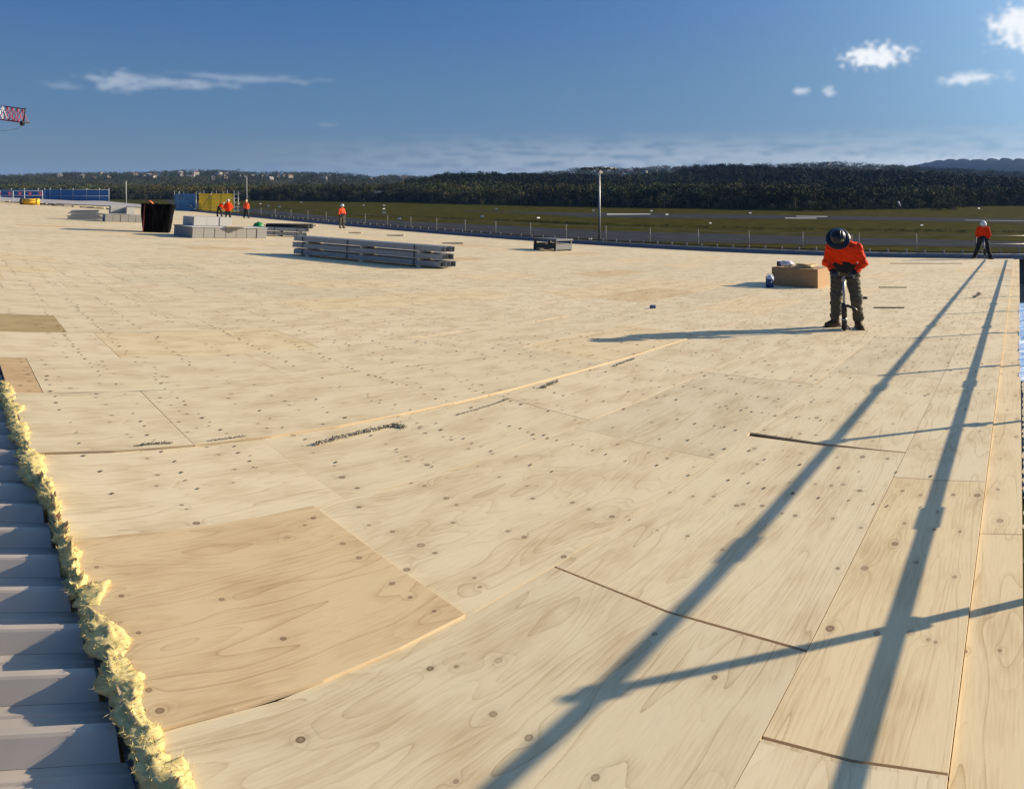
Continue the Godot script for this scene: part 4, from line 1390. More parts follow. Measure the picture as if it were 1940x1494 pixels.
# three strapped layers of galvanised channels on timber bearers
func purlin_stack(s: float, t: float, length: float, turn: float, label: String, layers: int, web := 0.150) -> void:
	var base := on(s, t, lift(t))
	var y := 0.0
	var deep := 0.62
	var probe := Node3D.new()
	probe.position = base
	seat(probe, turn)
	var tilt := probe.basis
	probe.free()
	for k in layers:
		for x in [-0.38, 0.0, 0.36]:
			var b := part("timber_bearer", box_mesh(Vector3(0.09, 0.058, deep + 0.12), 0.004), M.timber, self, base + tilt * Vector3(x * length, y + 0.029, 0))
			b.basis = tilt
			tag(b, "short timber bearer under a layer of %s" % label, "timber", "bearers under the steel channels")
		y += 0.059
		var order: String = ["lowest", "middle", "top"][k + (3 - layers)]
		var bundle := thing("steel_bundle", "%s layer of %s" % [order, label], "steel", base + tilt * Vector3(0, y, 0), turn)
		seat(bundle, turn)
		for j in 4:
			var ln := length - rng.randf_range(0.0, 0.22)
			var m := c_section(ln, web, 0.072, 0.003)
			var pt := part("channel", m, M.galv, bundle, Vector3(rng.randf_range(-0.06, 0.06), web * 0.5, 0.30 - j * 0.152))
			pt.rotation.y = PI
			var pt2 := part("channel", m, M.galv, bundle, Vector3(rng.randf_range(-0.16, 0.12), web * 0.5 + 0.002, 0.155 - j * 0.152))
		for x in [-0.42, -0.1, 0.33]:
			var st := start()
			var w := 0.31
			for e in [[Vector3(0, web + 0.006, 0), Vector3(0.03, 0.004, 0.66)], [Vector3(0, -0.002, 0), Vector3(0.03, 0.004, 0.66)], [Vector3(0, web * 0.5, 0.328), Vector3(0.03, web + 0.01, 0.004)], [Vector3(0, web * 0.5, -0.328), Vector3(0.03, web + 0.01, 0.004)]]:
				add_box(st, Transform3D(Basis(), e[0] + Vector3(x * length, 0, 0)), e[1])
			part("strap", finish(st), M.black, bundle)
		y += web + 0.006

# a block pack: `cols` x `deep` blocks high `rows`, as separate blocks
func block_pack(called: String, label: String, s: float, t: float, up: float, size: Vector3, cols: int, rows: int, m: Material, extra_turn := 0.0) -> Node3D:
	var turn := row_turn(s, t) + extra_turn
	var o := thing(called, label, "blocks", on(s, t, lift(t) + up), turn)
	seat(o, turn)
	var bs := Vector3(size.x / cols, size.y / rows, size.z)
	var variants := [box_mesh(bs - Vector3(0.012, 0.008, 0.0), 0.008), box_mesh(bs - Vector3(0.018, 0.008, 0.01), 0.012)]
	for i in cols:
		for j in rows:
			part("block", variants[(i + j) % 2], m, o, Vector3((i + 0.5) * bs.x, (j + 0.5) * bs.y, -bs.z * 0.5 + rng.randf_range(-0.012, 0.012)))
	return o

func build_site_objects() -> void:
	purlin_stack(12.55, 17.5, 6.2, row_turn(12.7, 17.4) - 1.22, "galvanised steel channels strapped in the long stack", 3)
	purlin_stack(16.5, 30.6, 2.6, row_turn(17.5, 31.5) - 0.55, "galvanised steel channels behind the grey block packs", 2)
	# grey block packs
	var low := block_pack("block_pack", "long low pack of grey blocks beside the black bin", 10.6, 27.75, 0.0, Vector3(3.35, 0.46, 2.3), 7, 1, M.concrete, 0.36)
	part("cover_board", box_mesh(Vector3(3.42, 0.035, 2.36), 0.006), M.concrete_pale, low, Vector3(1.68, 0.478, -1.15))
	block_pack("block_pack", "short pale pack of blocks on top of the long pack", 11.05, 28.75, 0.5, Vector3(1.75, 0.40, 1.25), 3, 1, M.concrete_pale, 0.36)
	var bd := part("loose_board", box_mesh(Vector3(0.95, 0.03, 0.7), 0.004), M.timber, self, on(13.0, 28.3, lift(20.0) + 0.56))
	bd.rotation.y = row_turn(13.0, 28.3)
	tag(bd, "loose pale board lying on the long grey block pack", "board")
	var l2 := block_pack("block_pack", "low pack of grey blocks behind the black bin", 9.98, 41.18, 0.0, Vector3(2.1, 0.46, 1.4), 5, 1, M.concrete, 0.36)
	block_pack("block_pack", "pale cube of blocks on the pack behind the bin", 10.5, 41.9, 0.5, Vector3(0.85, 0.5, 0.8), 1, 2, M.concrete_pale, 0.36)
	block_pack("block_pack", "small pale block beside a cube on the back pack", 11.5, 41.7, 0.5, Vector3(0.5, 0.45, 0.6), 1, 1, M.concrete_pale, 0.36)
	var sheets := thing("sheet_bundle", "flat bundle of blue grey metal sheets beside the back block pack", "metal sheets", on(9.2, 43.2, lift(20.0)), row_turn(9.7, 43.0) + 0.35)
	for k in 11:
		var sh := part("sheet", box_mesh(Vector3(2.0 - k * 0.05, 0.035, 0.7), 0.004), M.galv, sheets, Vector3(rng.randf_range(-0.2, 0.1), 0.03 + k * 0.058, rng.randf_range(-0.06, 0.06)))
		sh.rotation.z = rng.randf_range(-0.02, 0.02)
	waste_bin()
	pallet_box()
	carton()
	cool_jug()
	loose_bits()
	scaffold_screens()
	blue_fence()
	crane()

func waste_bin() -> void:
	var o := thing("waste_bag", "tall black rubbish bag bin with flared top and red strap", "bin", on(10.25, 31.6, lift(30.0)), row_turn(10.2, 31.5))
	seat(o, row_turn(10.2, 31.5))
	var st := start()
	var n := 20
	var nz := FastNoiseLite.new()
	nz.seed = 3
	nz.frequency = 1.4
	nz.fractal_octaves = 4
	var rings := []
	var hs := [0.0, 0.06, 0.25, 0.5, 0.75, 1.0, 1.22, 1.36]
	for h in hs:
		var ring := []
		for k in 4 * n:
			var side: int = k / n
			var a := float(k % n) / n * 2.0 - 1.0
			var p: Vector2 = [Vector2(a, -1), Vector2(1, a), Vector2(-a, 1), Vector2(-1, -a)][side]
			p = p * (1.0 - 0.06 * pow(absf(p.x * p.y), 4.0))
			var w: float = 0.56 + 0.11 * h
			var v := Vector3(p.x * w, h, p.y * w)
			v += Vector3(p.x, 0, p.y) * 0.07 * nz.get_noise_3d(v.x * 2.0, v.y * 1.2, v.z * 2.0)
			if h > 1.3:
				v.y += 0.06 * nz.get_noise_3d(v.x * 3.0, 7.0, v.z * 3.0)
			ring.append(v)
		rings.append(ring)
	st.set_smooth_group(0)
	for i in rings.size() - 1:
		for k in 4 * n:
			var k2 := (k + 1) % (4 * n)
			quad(st, rings[i][k], rings[i + 1][k], rings[i + 1][k2], rings[i][k2])
	part("bag", finish(st), mat(lin(0.005, 0.005, 0.006), 0.8, 0.0, 0.1), o)
	part("floor", box_mesh(Vector3(1.1, 0.03, 1.1)), M.black, o, Vector3(0, 0.03, 0))
	part("strap", box_mesh(Vector3(0.045, 1.3, 0.012)), mat(lin(0.20, 0.03, 0.03), 0.7), o, Vector3(-0.52, 0.66, 0.665))
	var lining := part("filling", lathe_mesh([Vector2(0.001, 1.32), Vector2(0.2, 1.28), Vector2(0.45, 1.2), Vector2(0.6, 1.1)], 14), mat(lin(0.10, 0.07, 0.04), 0.9), o)
	lining.set_meta("label", "brown offcuts filling the bag")
	var rag := start()
	rag.set_smooth_group(0)
	for i in 10:
		for k in 10:
			var f := func(a: int, b: int) -> Vector3: return Vector3(-0.45 + a * 0.03, 1.40 + 0.12 * sin(a * 0.33) + 0.06 * nz.get_noise_2d(a * 0.6, b * 0.6), 0.2 - b * 0.03)
			quad(rag, f.call(i, k), f.call(i, k + 1), f.call(i + 1, k + 1), f.call(i + 1, k))
	var ro := part("orange_sheet", finish(rag), mat(lin(0.8, 0.16, 0.06), 0.7), self, o.position)
	ro.rotation.y = o.rotation.y
	tag(ro, "crumpled orange plastic lying on top of the black bin", "plastic sheet")

func pallet_box() -> void:
	var turn := row_turn(23.75, 19.0)
	var o := thing("crate", "low black slatted crate with overhanging lid on the bare deck", "crate", on(23.75, 19.02, lift(20.0)), turn)
	seat(o, turn)
	var m := mat(lin(0.035, 0.038, 0.04), 0.6)
	var grey := mat(lin(0.10, 0.11, 0.12), 0.6)
	var w := 1.2
	var d := 1.3
	part("lid", box_mesh(Vector3(w + 0.06, 0.09, d + 0.06), 0.01), grey, o, Vector3(w * 0.5, 0.50, -d * 0.5))
	part("side", box_mesh(Vector3(w, 0.26, 0.04), 0.005), grey, o, Vector3(w * 0.5, 0.19, -0.02))
	part("side", box_mesh(Vector3(w, 0.26, 0.04), 0.005), m, o, Vector3(w * 0.5, 0.19, -d + 0.02))
	part("end", box_mesh(Vector3(0.04, 0.20, d - 0.1), 0.005), m, o, Vector3(0.02, 0.20, -d * 0.5))
	part("end", box_mesh(Vector3(0.04, 0.20, d - 0.1), 0.005), m, o, Vector3(w - 0.02, 0.20, -d * 0.5))
	for x in [0.05, w - 0.05]:
		for z in [-0.06, -d + 0.06]:
			part("post", box_mesh(Vector3(0.10, 0.46, 0.10), 0.005), m, o, Vector3(x, 0.23, z))
	part("base_rail", box_mesh(Vector3(w, 0.06, 0.1), 0.005), m, o, Vector3(w * 0.5, 0.03, -0.12))
	part("base_rail", box_mesh(Vector3(w, 0.06, 0.1), 0.005), m, o, Vector3(w * 0.5, 0.03, -d + 0.12))

func carton() -> void:
	var turn := row_turn(16.4, 4.95)
	var o := thing("cardboard_box", "large brown cardboard box behind the bent worker", "box", on(16.4, 4.95, lift(5.0)), turn)
	seat(o, turn)
	# x along the rows, -z across them
	var w := 1.25
	var h := 0.46
	var d := 1.12
	for e in [[Vector3(w * 0.5, h * 0.5, -0.004), Vector3(w, h, 0.008)], [Vector3(w * 0.5, h * 0.5, -d + 0.004), Vector3(w, h, 0.008)], [Vector3(0.004, h * 0.5, -d * 0.5), Vector3(0.008, h - 0.004, d - 0.02)], [Vector3(w - 0.004, h * 0.5, -d * 0.5), Vector3(0.008, h - 0.004, d - 0.02)]]:
		part("side", box_mesh(e[1], 0.002), M.card, o, e[0])
	for k in 2:
		var f := part("flap", box_mesh(Vector3(w * 0.5 - 0.004, 0.006, d), 0.001), M.card, o, Vector3(w * (0.25 + 0.5 * k), h + 0.004, -d * 0.5))
		f.rotation.z = 0.01 if k else -0.01
	part("tape", box_mesh(Vector3(0.05, 0.002, d - 0.01)), mat(lin(0.42, 0.33, 0.2), 0.3), o, Vector3(w * 0.5, h + 0.012, -d * 0.5))
	# offcuts lying on it
	var y := h + 0.018
	for k in 5:
		var b := part("ply_offcut", box_mesh(Vector3(0.7 - k * 0.06, 0.017, 0.42 - 0.03 * k), 0.002), ply(k % 8, 2), self, o.position + Basis(Vector3.UP, turn) * Vector3(0.55 + 0.06 * rng.randfn(), y + k * 0.019, -0.42))
		b.rotation.y = turn + rng.randf_range(-0.4, 0.4)
		tag(b, "thin plywood offcut in the loose pile on the cardboard box", "offcut", "offcuts on the cardboard box")
	var pk := start()
	pk.set_smooth_group(0)
	var nz := FastNoiseLite.new()
	nz.frequency = 0.9
	var g := func(a: int, b: int) -> Vector3:
		var u := a / 10.0 * PI
		var v := b / 14.0 * TAU
		var r := 0.13 * (1.0 + 0.5 * nz.get_noise_2d(a * 1.3, (b % 14) * 1.1))
		return Vector3(sin(u) * cos(v) * r * 1.3, 0.07 + cos(u) * r * 0.6, sin(u) * sin(v) * r)
	for a in 10:
		for b in 14:
			quad(pk, g.call(a, b), g.call(a, b + 1), g.call(a + 1, b + 1), g.call(a + 1, b))
	var bag := part("plastic_bag", finish(pk), mat(lin(0.7, 0.62, 0.64), 0.35), self, o.position + Basis(Vector3.UP, turn) * Vector3(0.16, h + 0.02, -0.78))
	tag(bag, "crumpled white plastic bag on the cardboard box", "bag")
	var tin := thing("screw_carton", "small dark blue carton tipped beside the plastic bag", "carton", o.position + Basis(Vector3.UP, turn) * Vector3(0.14, h + 0.012, -0.98), turn + 0.3)
	part("carton", box_mesh(Vector3(0.14, 0.13, 0.10), 0.004), mat(lin(0.02, 0.03, 0.07), 0.5), tin, Vector3(0, 0.065, 0))
	part("lid", box_mesh(Vector3(0.15, 0.012, 0.11), 0.002), M.white, tin, Vector3(0, 0.137, 0))

func cool_jug() -> void:
	var o := thing("drink_jug", "blue insulated water jug with pale lid and carry handle", "jug", on(16.1, 6.12, lift(6.0)))
	part("body", lathe_mesh([Vector2(0.001, 0.0), Vector2(0.085, 0.0), Vector2(0.095, 0.012), Vector2(0.098, 0.20), Vector2(0.092, 0.215), Vector2(0.001, 0.215)], 24), M.blue, o)
	part("lid", lathe_mesh([Vector2(0.092, 0.216), Vector2(0.094, 0.235), Vector2(0.07, 0.275), Vector2(0.045, 0.29), Vector2(0.04, 0.31), Vector2(0.001, 0.315)], 24), mat(lin(0.5, 0.58, 0.68), 0.4), o)
	var arc := []
	for k in 13:
		var a := PI * k / 12.0
		arc.append(Vector3(-cos(a) * 0.10, 0.22 + sin(a) * 0.13, 0))
	part("handle", tube_mesh(arc, [0.008], 6), mat(lin(0.6, 0.62, 0.64), 0.4), o)
	part("tap", box_mesh(Vector3(0.025, 0.03, 0.03), 0.005), M.white, o, Vector3(0, 0.15, 0.105))

func loose_bits() -> void:
	# timber offcuts near the gutter: [s, t, length, turn]
	for e in [[23.6, 34.3, 0.75, 0.5], [24.7, 31.7, 1.0, 0.7], [22.9, 24.8, 1.05, 0.75], [24.0, 41.8, 1.3, 0.6], [22.4, 40.2, 0.9, 0.2], [26.0, 44.0, 1.4, 0.65], [21.6, 42.5, 0.8, 0.4]]:
		var o := part("timber_offcut", box_mesh(Vector3(e[2], 0.09, 0.14), 0.006), M.timber, self, on(e[0], e[1], lift(20.0) + 0.046))
		o.rotation.y = row_turn(e[0], e[1]) - e[3]
		tag(o, "single pale timber offcut lying on the deck near the gutter", "timber", "offcuts near the gutter")
	var gb := start()
	gb.set_smooth_group(0)
	var nz := FastNoiseLite.new()
	nz.seed = 5
	nz.frequency = 0.8
	var g := func(a: int, b: int) -> Vector3:
		var u := a / 10.0 * PI * 0.5
		var v := b / 16.0 * TAU
		var r := 0.30 * (1.0 + 0.45 * nz.get_noise_2d(a * 1.2, (b % 16) * 1.1))
		return Vector3(sin(u) * cos(v) * r * 1.1, cos(u) * r * 1.1, sin(u) * sin(v) * r)
	for a in 10:
		for b in 16:
			quad(gb, g.call(a, b), g.call(a, b + 1), g.call(a + 1, b + 1), g.call(a + 1, b))
	var bag := part("green_bag", finish(gb), mat(lin(0.01, 0.22, 0.07), 0.45), self, on(20.0, 40.2, lift(20.0)))
	tag(bag, "bright green plastic bag beside a dark roll", "bag")
	var roll := thing("membrane_roll", "long dark rolls of membrane lying beside the green bag", "roll", on(22.0, 39.6, lift(20.0)), row_turn(22.0, 39.5) - 0.75)
	part("roll", tube_mesh([Vector3(-1.6, 0.16, 0), Vector3(1.6, 0.16, 0)], [0.16], 14), M.dark, roll)
	part("roll", tube_mesh([Vector3(-1.3, 0.14, 0.32), Vector3(1.5, 0.14, 0.32)], [0.14], 14), M.dark, roll)
	# screw tin and tape left on the deck
	var tin := thing("screw_box", "tiny dark blue box left alone on the open deck", "box", on(11.13, 6.58, lift(6.0)), 0.4)
	part("tray", box_mesh(Vector3(0.10, 0.055, 0.07), 0.006), M.blue, tin, Vector3(0, 0.028, 0))
	part("lid", box_mesh(Vector3(0.08, 0.008, 0.06), 0.002), mat(lin(0.25, 0.28, 0.34), 0.4), tin, Vector3(0.01, 0.062, 0))
	var tp := part("tape_roll", lathe_mesh([Vector2(0.03, 0.0), Vector2(0.05, 0.0), Vector2(0.05, 0.045), Vector2(0.03, 0.045), Vector2(0.03, 0.0)], 18), M.black, self, on(14.67, 3.34, lift(3.0)))
	tag(tp, "small black tape roll on the deck right of the box", "tape")
	# strip of torn grey sealing foam left along the raised row, and shorter scraps
	foam([[2.62, 4.30], [2.85, 4.34], [3.1, 4.36], [3.32, 4.38], [3.4, 4.36], [3.43, 4.28]], 0.022, "long torn strip of grey foam along the raised plywood row", 3)
	foam([[4.02, 4.30], [4.3, 4.31], [4.55, 4.33], [4.75, 4.36]], 0.012, "thin dark foam scraps ending the long torn strip", 5)
	foam([[5.28, 4.40], [5.42, 4.43], [5.6, 4.46]], 0.022, "short crumpled clump of dark foam on the seam", 7)
	foam([[6.6, 4.42], [6.9, 4.45], [7.1, 4.45]], 0.018, "short grey foam scrap farther along the seam", 9)
	foam([[1.38, 4.62], [1.5, 4.63], [1.62, 4.62]], 0.014, "small dark crumb of foam at the start of seam", 11)
	foam([[1.9, 4.60], [2.02, 4.60], [2.2, 4.61]], 0.012, "small pale brown crumb of foam on the seam", 13)
	foam([[15.3, 1.0], [15.9, 0.92], [16.3, 0.95]], 0.03, "loose grey shaving in the shadow beside the edge board", 15)
	# two dark scratches of batten on the far sheets
	for e in [[26.6, 3.6, 3.0, 0.1], [20.5, 6.3, 0.9, 0.1], [17.2, 3.2, 0.7, 0.02], [13.3, 2.55, 0.6, 0.03]]:
		var o := part("batten", box_mesh(Vector3(e[2], 0.02, 0.04), 0.002), mat(lin(0.22, 0.17, 0.11), 0.9), self, on(e[0], e[1], lift(e[1]) + 0.013))
		seat(o, e[3])
		tag(o, "thin grey brown batten lying flat on the plywood", "batten", "loose battens on the plywood")

func foam(path: Array, r: float, label: String, sd: int) -> void:
	var n := FastNoiseLite.new()
	n.seed = sd
	n.frequency = 30.0
	n.fractal_octaves = 3
	var st := start()
	var pts := []
	for i in path.size() - 1:
		for k in 12:
			var a := k / 12.0
			pts.append(on(lerpf(path[i][0], path[i + 1][0], a), lerpf(path[i][1], path[i + 1][1], a), lift(path[i][1], path[i][0]) + r * 0.35))
	for i in pts.size():
		var p: Vector3 = pts[i]
		for k in 16:
			var d := Vector3(rng.randfn(), absf(rng.randfn()) * 0.5, rng.randfn()) * r * 0.75 * (0.6 + 0.8 * absf(n.get_noise_3dv(p)))
			var u := Vector3(rng.randfn(), rng.randfn(), rng.randfn()).normalized() * r * rng.randf_range(0.15, 0.5)
			var v := Vector3(rng.randfn(), rng.randfn(), rng.randfn()).normalized() * r * rng.randf_range(0.15, 0.5)
			quad(st, p + d - u, p + d + v, p + d + u, p + d - v)
	var o := part("foam_strip", finish(st), M.foam if M.has("foam") else foam_material(), self)
	tag(o, label, "foam")

func foam_material() -> StandardMaterial3D:
	M.foam = textured(noise_tex(0.1, 3, lin(0.24, 0.21, 0.16), lin(0.55, 0.49, 0.38), 128, 71), 14.0, 1.0)
	return M.foam

# ------------------------------------------------------------------ scaffold screens, fence and crane
func screen_panel(parent: Node3D, called: String, m: Material, at: Vector3, w: float, h: float, sag: float) -> void:
	var st := start()
	st.set_smooth_group(0)
	var nx := 10
	var ny := 8
	var f := func(i: int, j: int) -> Vector3:
		var a := float(i) / nx
		var b := float(j) / ny
		return at + Vector3(a * w, b * h, sag * sin(a * PI) * sin(b * PI) * (1.0 + 0.5 * sin(i * 2.3 + j * 1.7)) + 0.03 * sin(i * 3.1))
	for i in nx:
		for j in ny:
			quad(st, f.call(i, j), f.call(i, j + 1), f.call(i + 1, j + 1), f.call(i + 1, j))
	part(called, finish(st), m, parent)

func scaffold_screens() -> void:
	var n := 86.0
	var unit := n / 1300.0
	var y0 := deck_y(-40.0, n) - 1.0
	var o := thing("scaffold", "scaffold tower wrapped in blue and yellow mesh at the roof edge", "scaffold", Vector3(-640.0 * unit, y0, -n), 0.0)
	var w := 113.0 * unit
	var h := EYE - y0 - 15.0 * unit
	var blue := mat(lin(0.03, 0.125, 0.27), 0.7)
	var yellow := mat(lin(0.52, 0.38, 0.035), 0.7)
	blue.backlight_enabled = true
	blue.backlight = Color(0.12, 0.26, 0.42)
	yellow.backlight_enabled = true
	yellow.backlight = Color(0.6, 0.5, 0.1)
	var xs := [0.0, 8.0, 41.0, 47.0, 71.0, 92.0, 113.0]
	for i in xs.size():
		var x: float = xs[i] * unit
		for z in [0.0, -1.3]:
			part("standard", tube_mesh([Vector3(x, 0, z), Vector3(x, h + rng.randf_range(0.05, 0.35), z)], [0.035], 6), M.tube, o)
	screen_panel(o, "blue_mesh", blue, Vector3(0.05, 1.0, -0.1), 41.0 * unit, h - 1.1, 0.08)
	screen_panel(o, "yellow_mesh", yellow, Vector3(47.0 * unit, 0.9, 0.06), 24.0 * unit, h - 1.0, 0.08)
	screen_panel(o, "yellow_mesh", yellow, Vector3(71.2 * unit, 0.9, 0.05), 41.6 * unit, h - 1.0, 0.05)
	for k in 5:
		var y := 1.0 + (h - 1.2) * k / 4.0
		part("ledger", tube_mesh([Vector3(-0.2, y, 0.05 if k % 2 else -0.05), Vector3(w + 0.2, y, 0.05 if k % 2 else -0.05)], [0.03], 6), M.tube, o)
		part("ledger", tube_mesh([Vector3(-0.2, y, -1.3), Vector3(w + 0.2, y, -1.3)], [0.03], 6), M.tube, o)
	part("brace", tube_mesh([Vector3(8 * unit, h - 0.1, 0.09), Vector3(41 * unit, 1.1, 0.09)], [0.035], 6), M.tube, o)
	part("brace", tube_mesh([Vector3(71 * unit, h - 0.1, 0.12), Vector3(50 * unit, 1.1, 0.12)], [0.035], 6), M.tube, o)
	for z in [0.0, -1.3]:
		for x in [0.0, w * 0.42, w]:
			part("leg", tube_mesh([Vector3(x, -y0, z), Vector3(x, 0.1, z)], [0.06], 6), M.tube, o)

func blue_fence() -> void:
	var mesh := mat(lin(0.028, 0.11, 0.25), 0.7)
	mesh.backlight_enabled = true
	mesh.backlight = Color(0.08, 0.18, 0.34)
	var n := 128.0
	var unit := n / 1300.0
	var y0 := deck_y(-80.0, n) + 0.02
	var o := thing("screen_fence", "long blue mesh screen fence with pale posts on the far roof", "fence", Vector3(-873.0 * unit, y0, -n))
	var xs := [-100.0, -76.0, -51.0, -25.0, -12.5, -2.6, 18.0, 41.0, 67.0, 91.0, 109.0]
	var rail := mat(lin(0.45, 0.48, 0.52), 0.5)
	for i in xs.size():
		var x: float = xs[i] * unit
		var post := part("post", tube_mesh([Vector3(x, -0.1, 0.05), Vector3(x, 2.45, 0.05)], [0.05], 6), rail, o)
		if i < xs.size() - 1:
			screen_panel(o, "blue_mesh", mesh, Vector3(x, 0.12, 0), (xs[i + 1] - xs[i]) * unit, 2.1, 0.06)
	for y in [1.0, 2.2]:
		part("rail", tube_mesh([Vector3(xs[0] * unit, y, 0.08), Vector3(xs[-1] * unit, y, 0.08)], [0.03], 6), rail, o)
	# bunting and a nearer screen at the very end of the deck
	var nb := thing("screen_fence", "short blue screen with pink flags beside the yellow drum", "fence", Vector3(-0.775 * 84.0, deck_y(-65.0, 84.0), -84.0))
	screen_panel(nb, "blue_mesh", mesh, Vector3(-2.0, 0.0, 0), 4.4, 0.95, 0.05)
	for x in [-2.0, 0.4, 2.4, 4.0, 5.4, 7.6]:
		part("post", tube_mesh([Vector3(x, -0.1, 0.03), Vector3(x, 1.35, 0.03)], [0.035], 6), rail, nb)
	for y in [0.75, 1.3]:
		part("rail", tube_mesh([Vector3(-2.0, y, 0.06), Vector3(7.6, y, 0.06)], [0.025], 6), rail, nb)
	for k in 8:
		var st := start()
		var p := Vector3(-1.6 + k * 1.25, 1.18, 0.1)
		for v in [p, p + Vector3(0.5, -0.04, 0), p + Vector3(0.24, -0.55, 0.04)]:
			st.add_vertex(v)
		for v in [p + Vector3(0, 0, -0.01), p + Vector3(0.24, -0.55, 0.03), p + Vector3(0.5, -0.04, -0.01)]:
			st.add_vertex(v)
		part("flag", finish(st), mat(lin(0.85, 0.18, 0.24), 0.8), nb)
	var drum := thing("cable_drum", "yellow drum lying on its side at the deck's end", "drum", on(10.2, 78.4, lift(50.0)), 0.25)
	part("barrel", tube_mesh([Vector3(-0.62, 0.36, 0), Vector3(0.8, 0.36, 0)], [0.36], 18), mat(lin(0.75, 0.42, 0.02), 0.6), drum)
	part("flange", tube_mesh([Vector3(-0.95, 0.38, 0), Vector3(-0.62, 0.38, 0)], [0.40], 18), mat(lin(0.06, 0.05, 0.03), 0.7), drum)
	part("hoop", tube_mesh([Vector3(0.76, 0.36, 0), Vector3(0.84, 0.36, 0)], [0.39], 18), mat(lin(0.7, 0.4, 0.03), 0.6), drum)
	# scraps of timber and packing along the end of the deck
	for k in 26:
		var s := 8.0 + k * 0.42
		var tt := 86.0 - k * 0.55 + rng.randf_range(-0.5, 0.5)
		var b := part("scrap_timber", box_mesh(Vector3(rng.randf_range(0.4, 1.5), rng.randf_range(0.1, 0.22), rng.randf_range(0.15, 0.4)), 0.01), [M.timber, M.dark, M.timber, M.concrete][k % 4], self, on(s, tt, lift(50.0) + 0.1))
		b.rotation.y = rng.randf() * 0.8
		tag(b, "small scrap of timber or packing along the deck's end", "scrap", "scraps along the end of the deck")

func crane() -> void:
	var n := 60.0
	var unit := n / 1300.0
	var tip := Vector3(-926.0 * unit, EYE + 118.0 * unit, -n)
	var o := thing("tower_crane", "lattice crane jib with red and white tip reaching over the site", "crane", Vector3(tip.x - 30.0, 0, tip.z - 4.0))
	var off := o.position
	var red := mat(lin(0.34, 0.015, 0.03), 0.5)
	var white := mat(lin(0.7, 0.72, 0.74), 0.5)
	var dir := Vector3(-1, 0.14, -0.12).normalized()
	var side := dir.cross(Vector3.UP).normalized()
	var up := side.cross(dir).normalized()
	var bay := 0.5
	for k in 56:
		var a := tip + dir * (k * bay) - off
		var b := tip + dir * ((k + 1) * bay) - off
		var m: StandardMaterial3D = red if k < 4 or (k > 16 and k < 24) or (k > 36 and k < 44) else white
		var st := start()
		var hh := 1.18
		var ww := 0.5
		for w in [-ww, ww]:
			add_tube(st, [a + side * w, b + side * w], [0.055], 6)
			add_tube(st, [a + side * w, a.lerp(b, 0.5) + up * hh], [0.028], 5)
			add_tube(st, [a.lerp(b, 0.5) + up * hh, b + side * w], [0.028], 5)
		add_tube(st, [a + up * hh, b + up * hh], [0.055], 6)
		add_tube(st, [a - side * ww, a + side * ww], [0.028], 5)
		add_tube(st, [a - side * ww, b + side * ww], [0.022], 5)
		part("jib_bay", finish(st), m, o)
	var e := tip - off
	part("tip_sheave", tube_mesh([e + side * 0.1 + Vector3(-0.12, -0.12, 0), e - side * 0.1 + Vector3(-0.12, -0.12, 0)], [0.16], 14), M.black, o)
	part("tip_bumper", box_mesh(Vector3(0.25, 0.12, 0.9)), M.black, o, e + Vector3(0.1, 0.02, 0))
	part("tip_post", tube_mesh([e, e + up * 1.3], [0.05], 6), M.black, o)
	var rope := []
	for k in 16:
		var a := k / 15.0
		rope.append(e + dir * (a * 5.0) + Vector3(-0.12, -0.25 - 1.0 * sqrt(a) - 0.25 * a + 0.0, 0))
	part("hoist_rope", tube_mesh(rope, [0.018], 5), M.tube, o)
	var q := tip + dir * 28.0 - off
	var mast := start()
	for c in [[-0.8, -0.8], [0.8, -0.8], [0.8, 0.8], [-0.8, 0.8]]:
		add_tube(mast, [Vector3(q.x + c[0], 0, q.z + c[1]), Vector3(q.x + c[0], q.y + 2.0, q.z + c[1])], [0.09], 6)
	for k in 14:
		var y0 := k * q.y / 14.0
		var y1 := (k + 1) * q.y / 14.0
		add_tube(mast, [Vector3(q.x - 0.8, y0, q.z + 0.8), Vector3(q.x + 0.8, y1, q.z + 0.8)], [0.05], 5)
		add_tube(mast, [Vector3(q.x + 0.8, y0, q.z - 0.8), Vector3(q.x - 0.8, y1, q.z - 0.8)], [0.05], 5)
	part("mast", finish(mast), white, o)

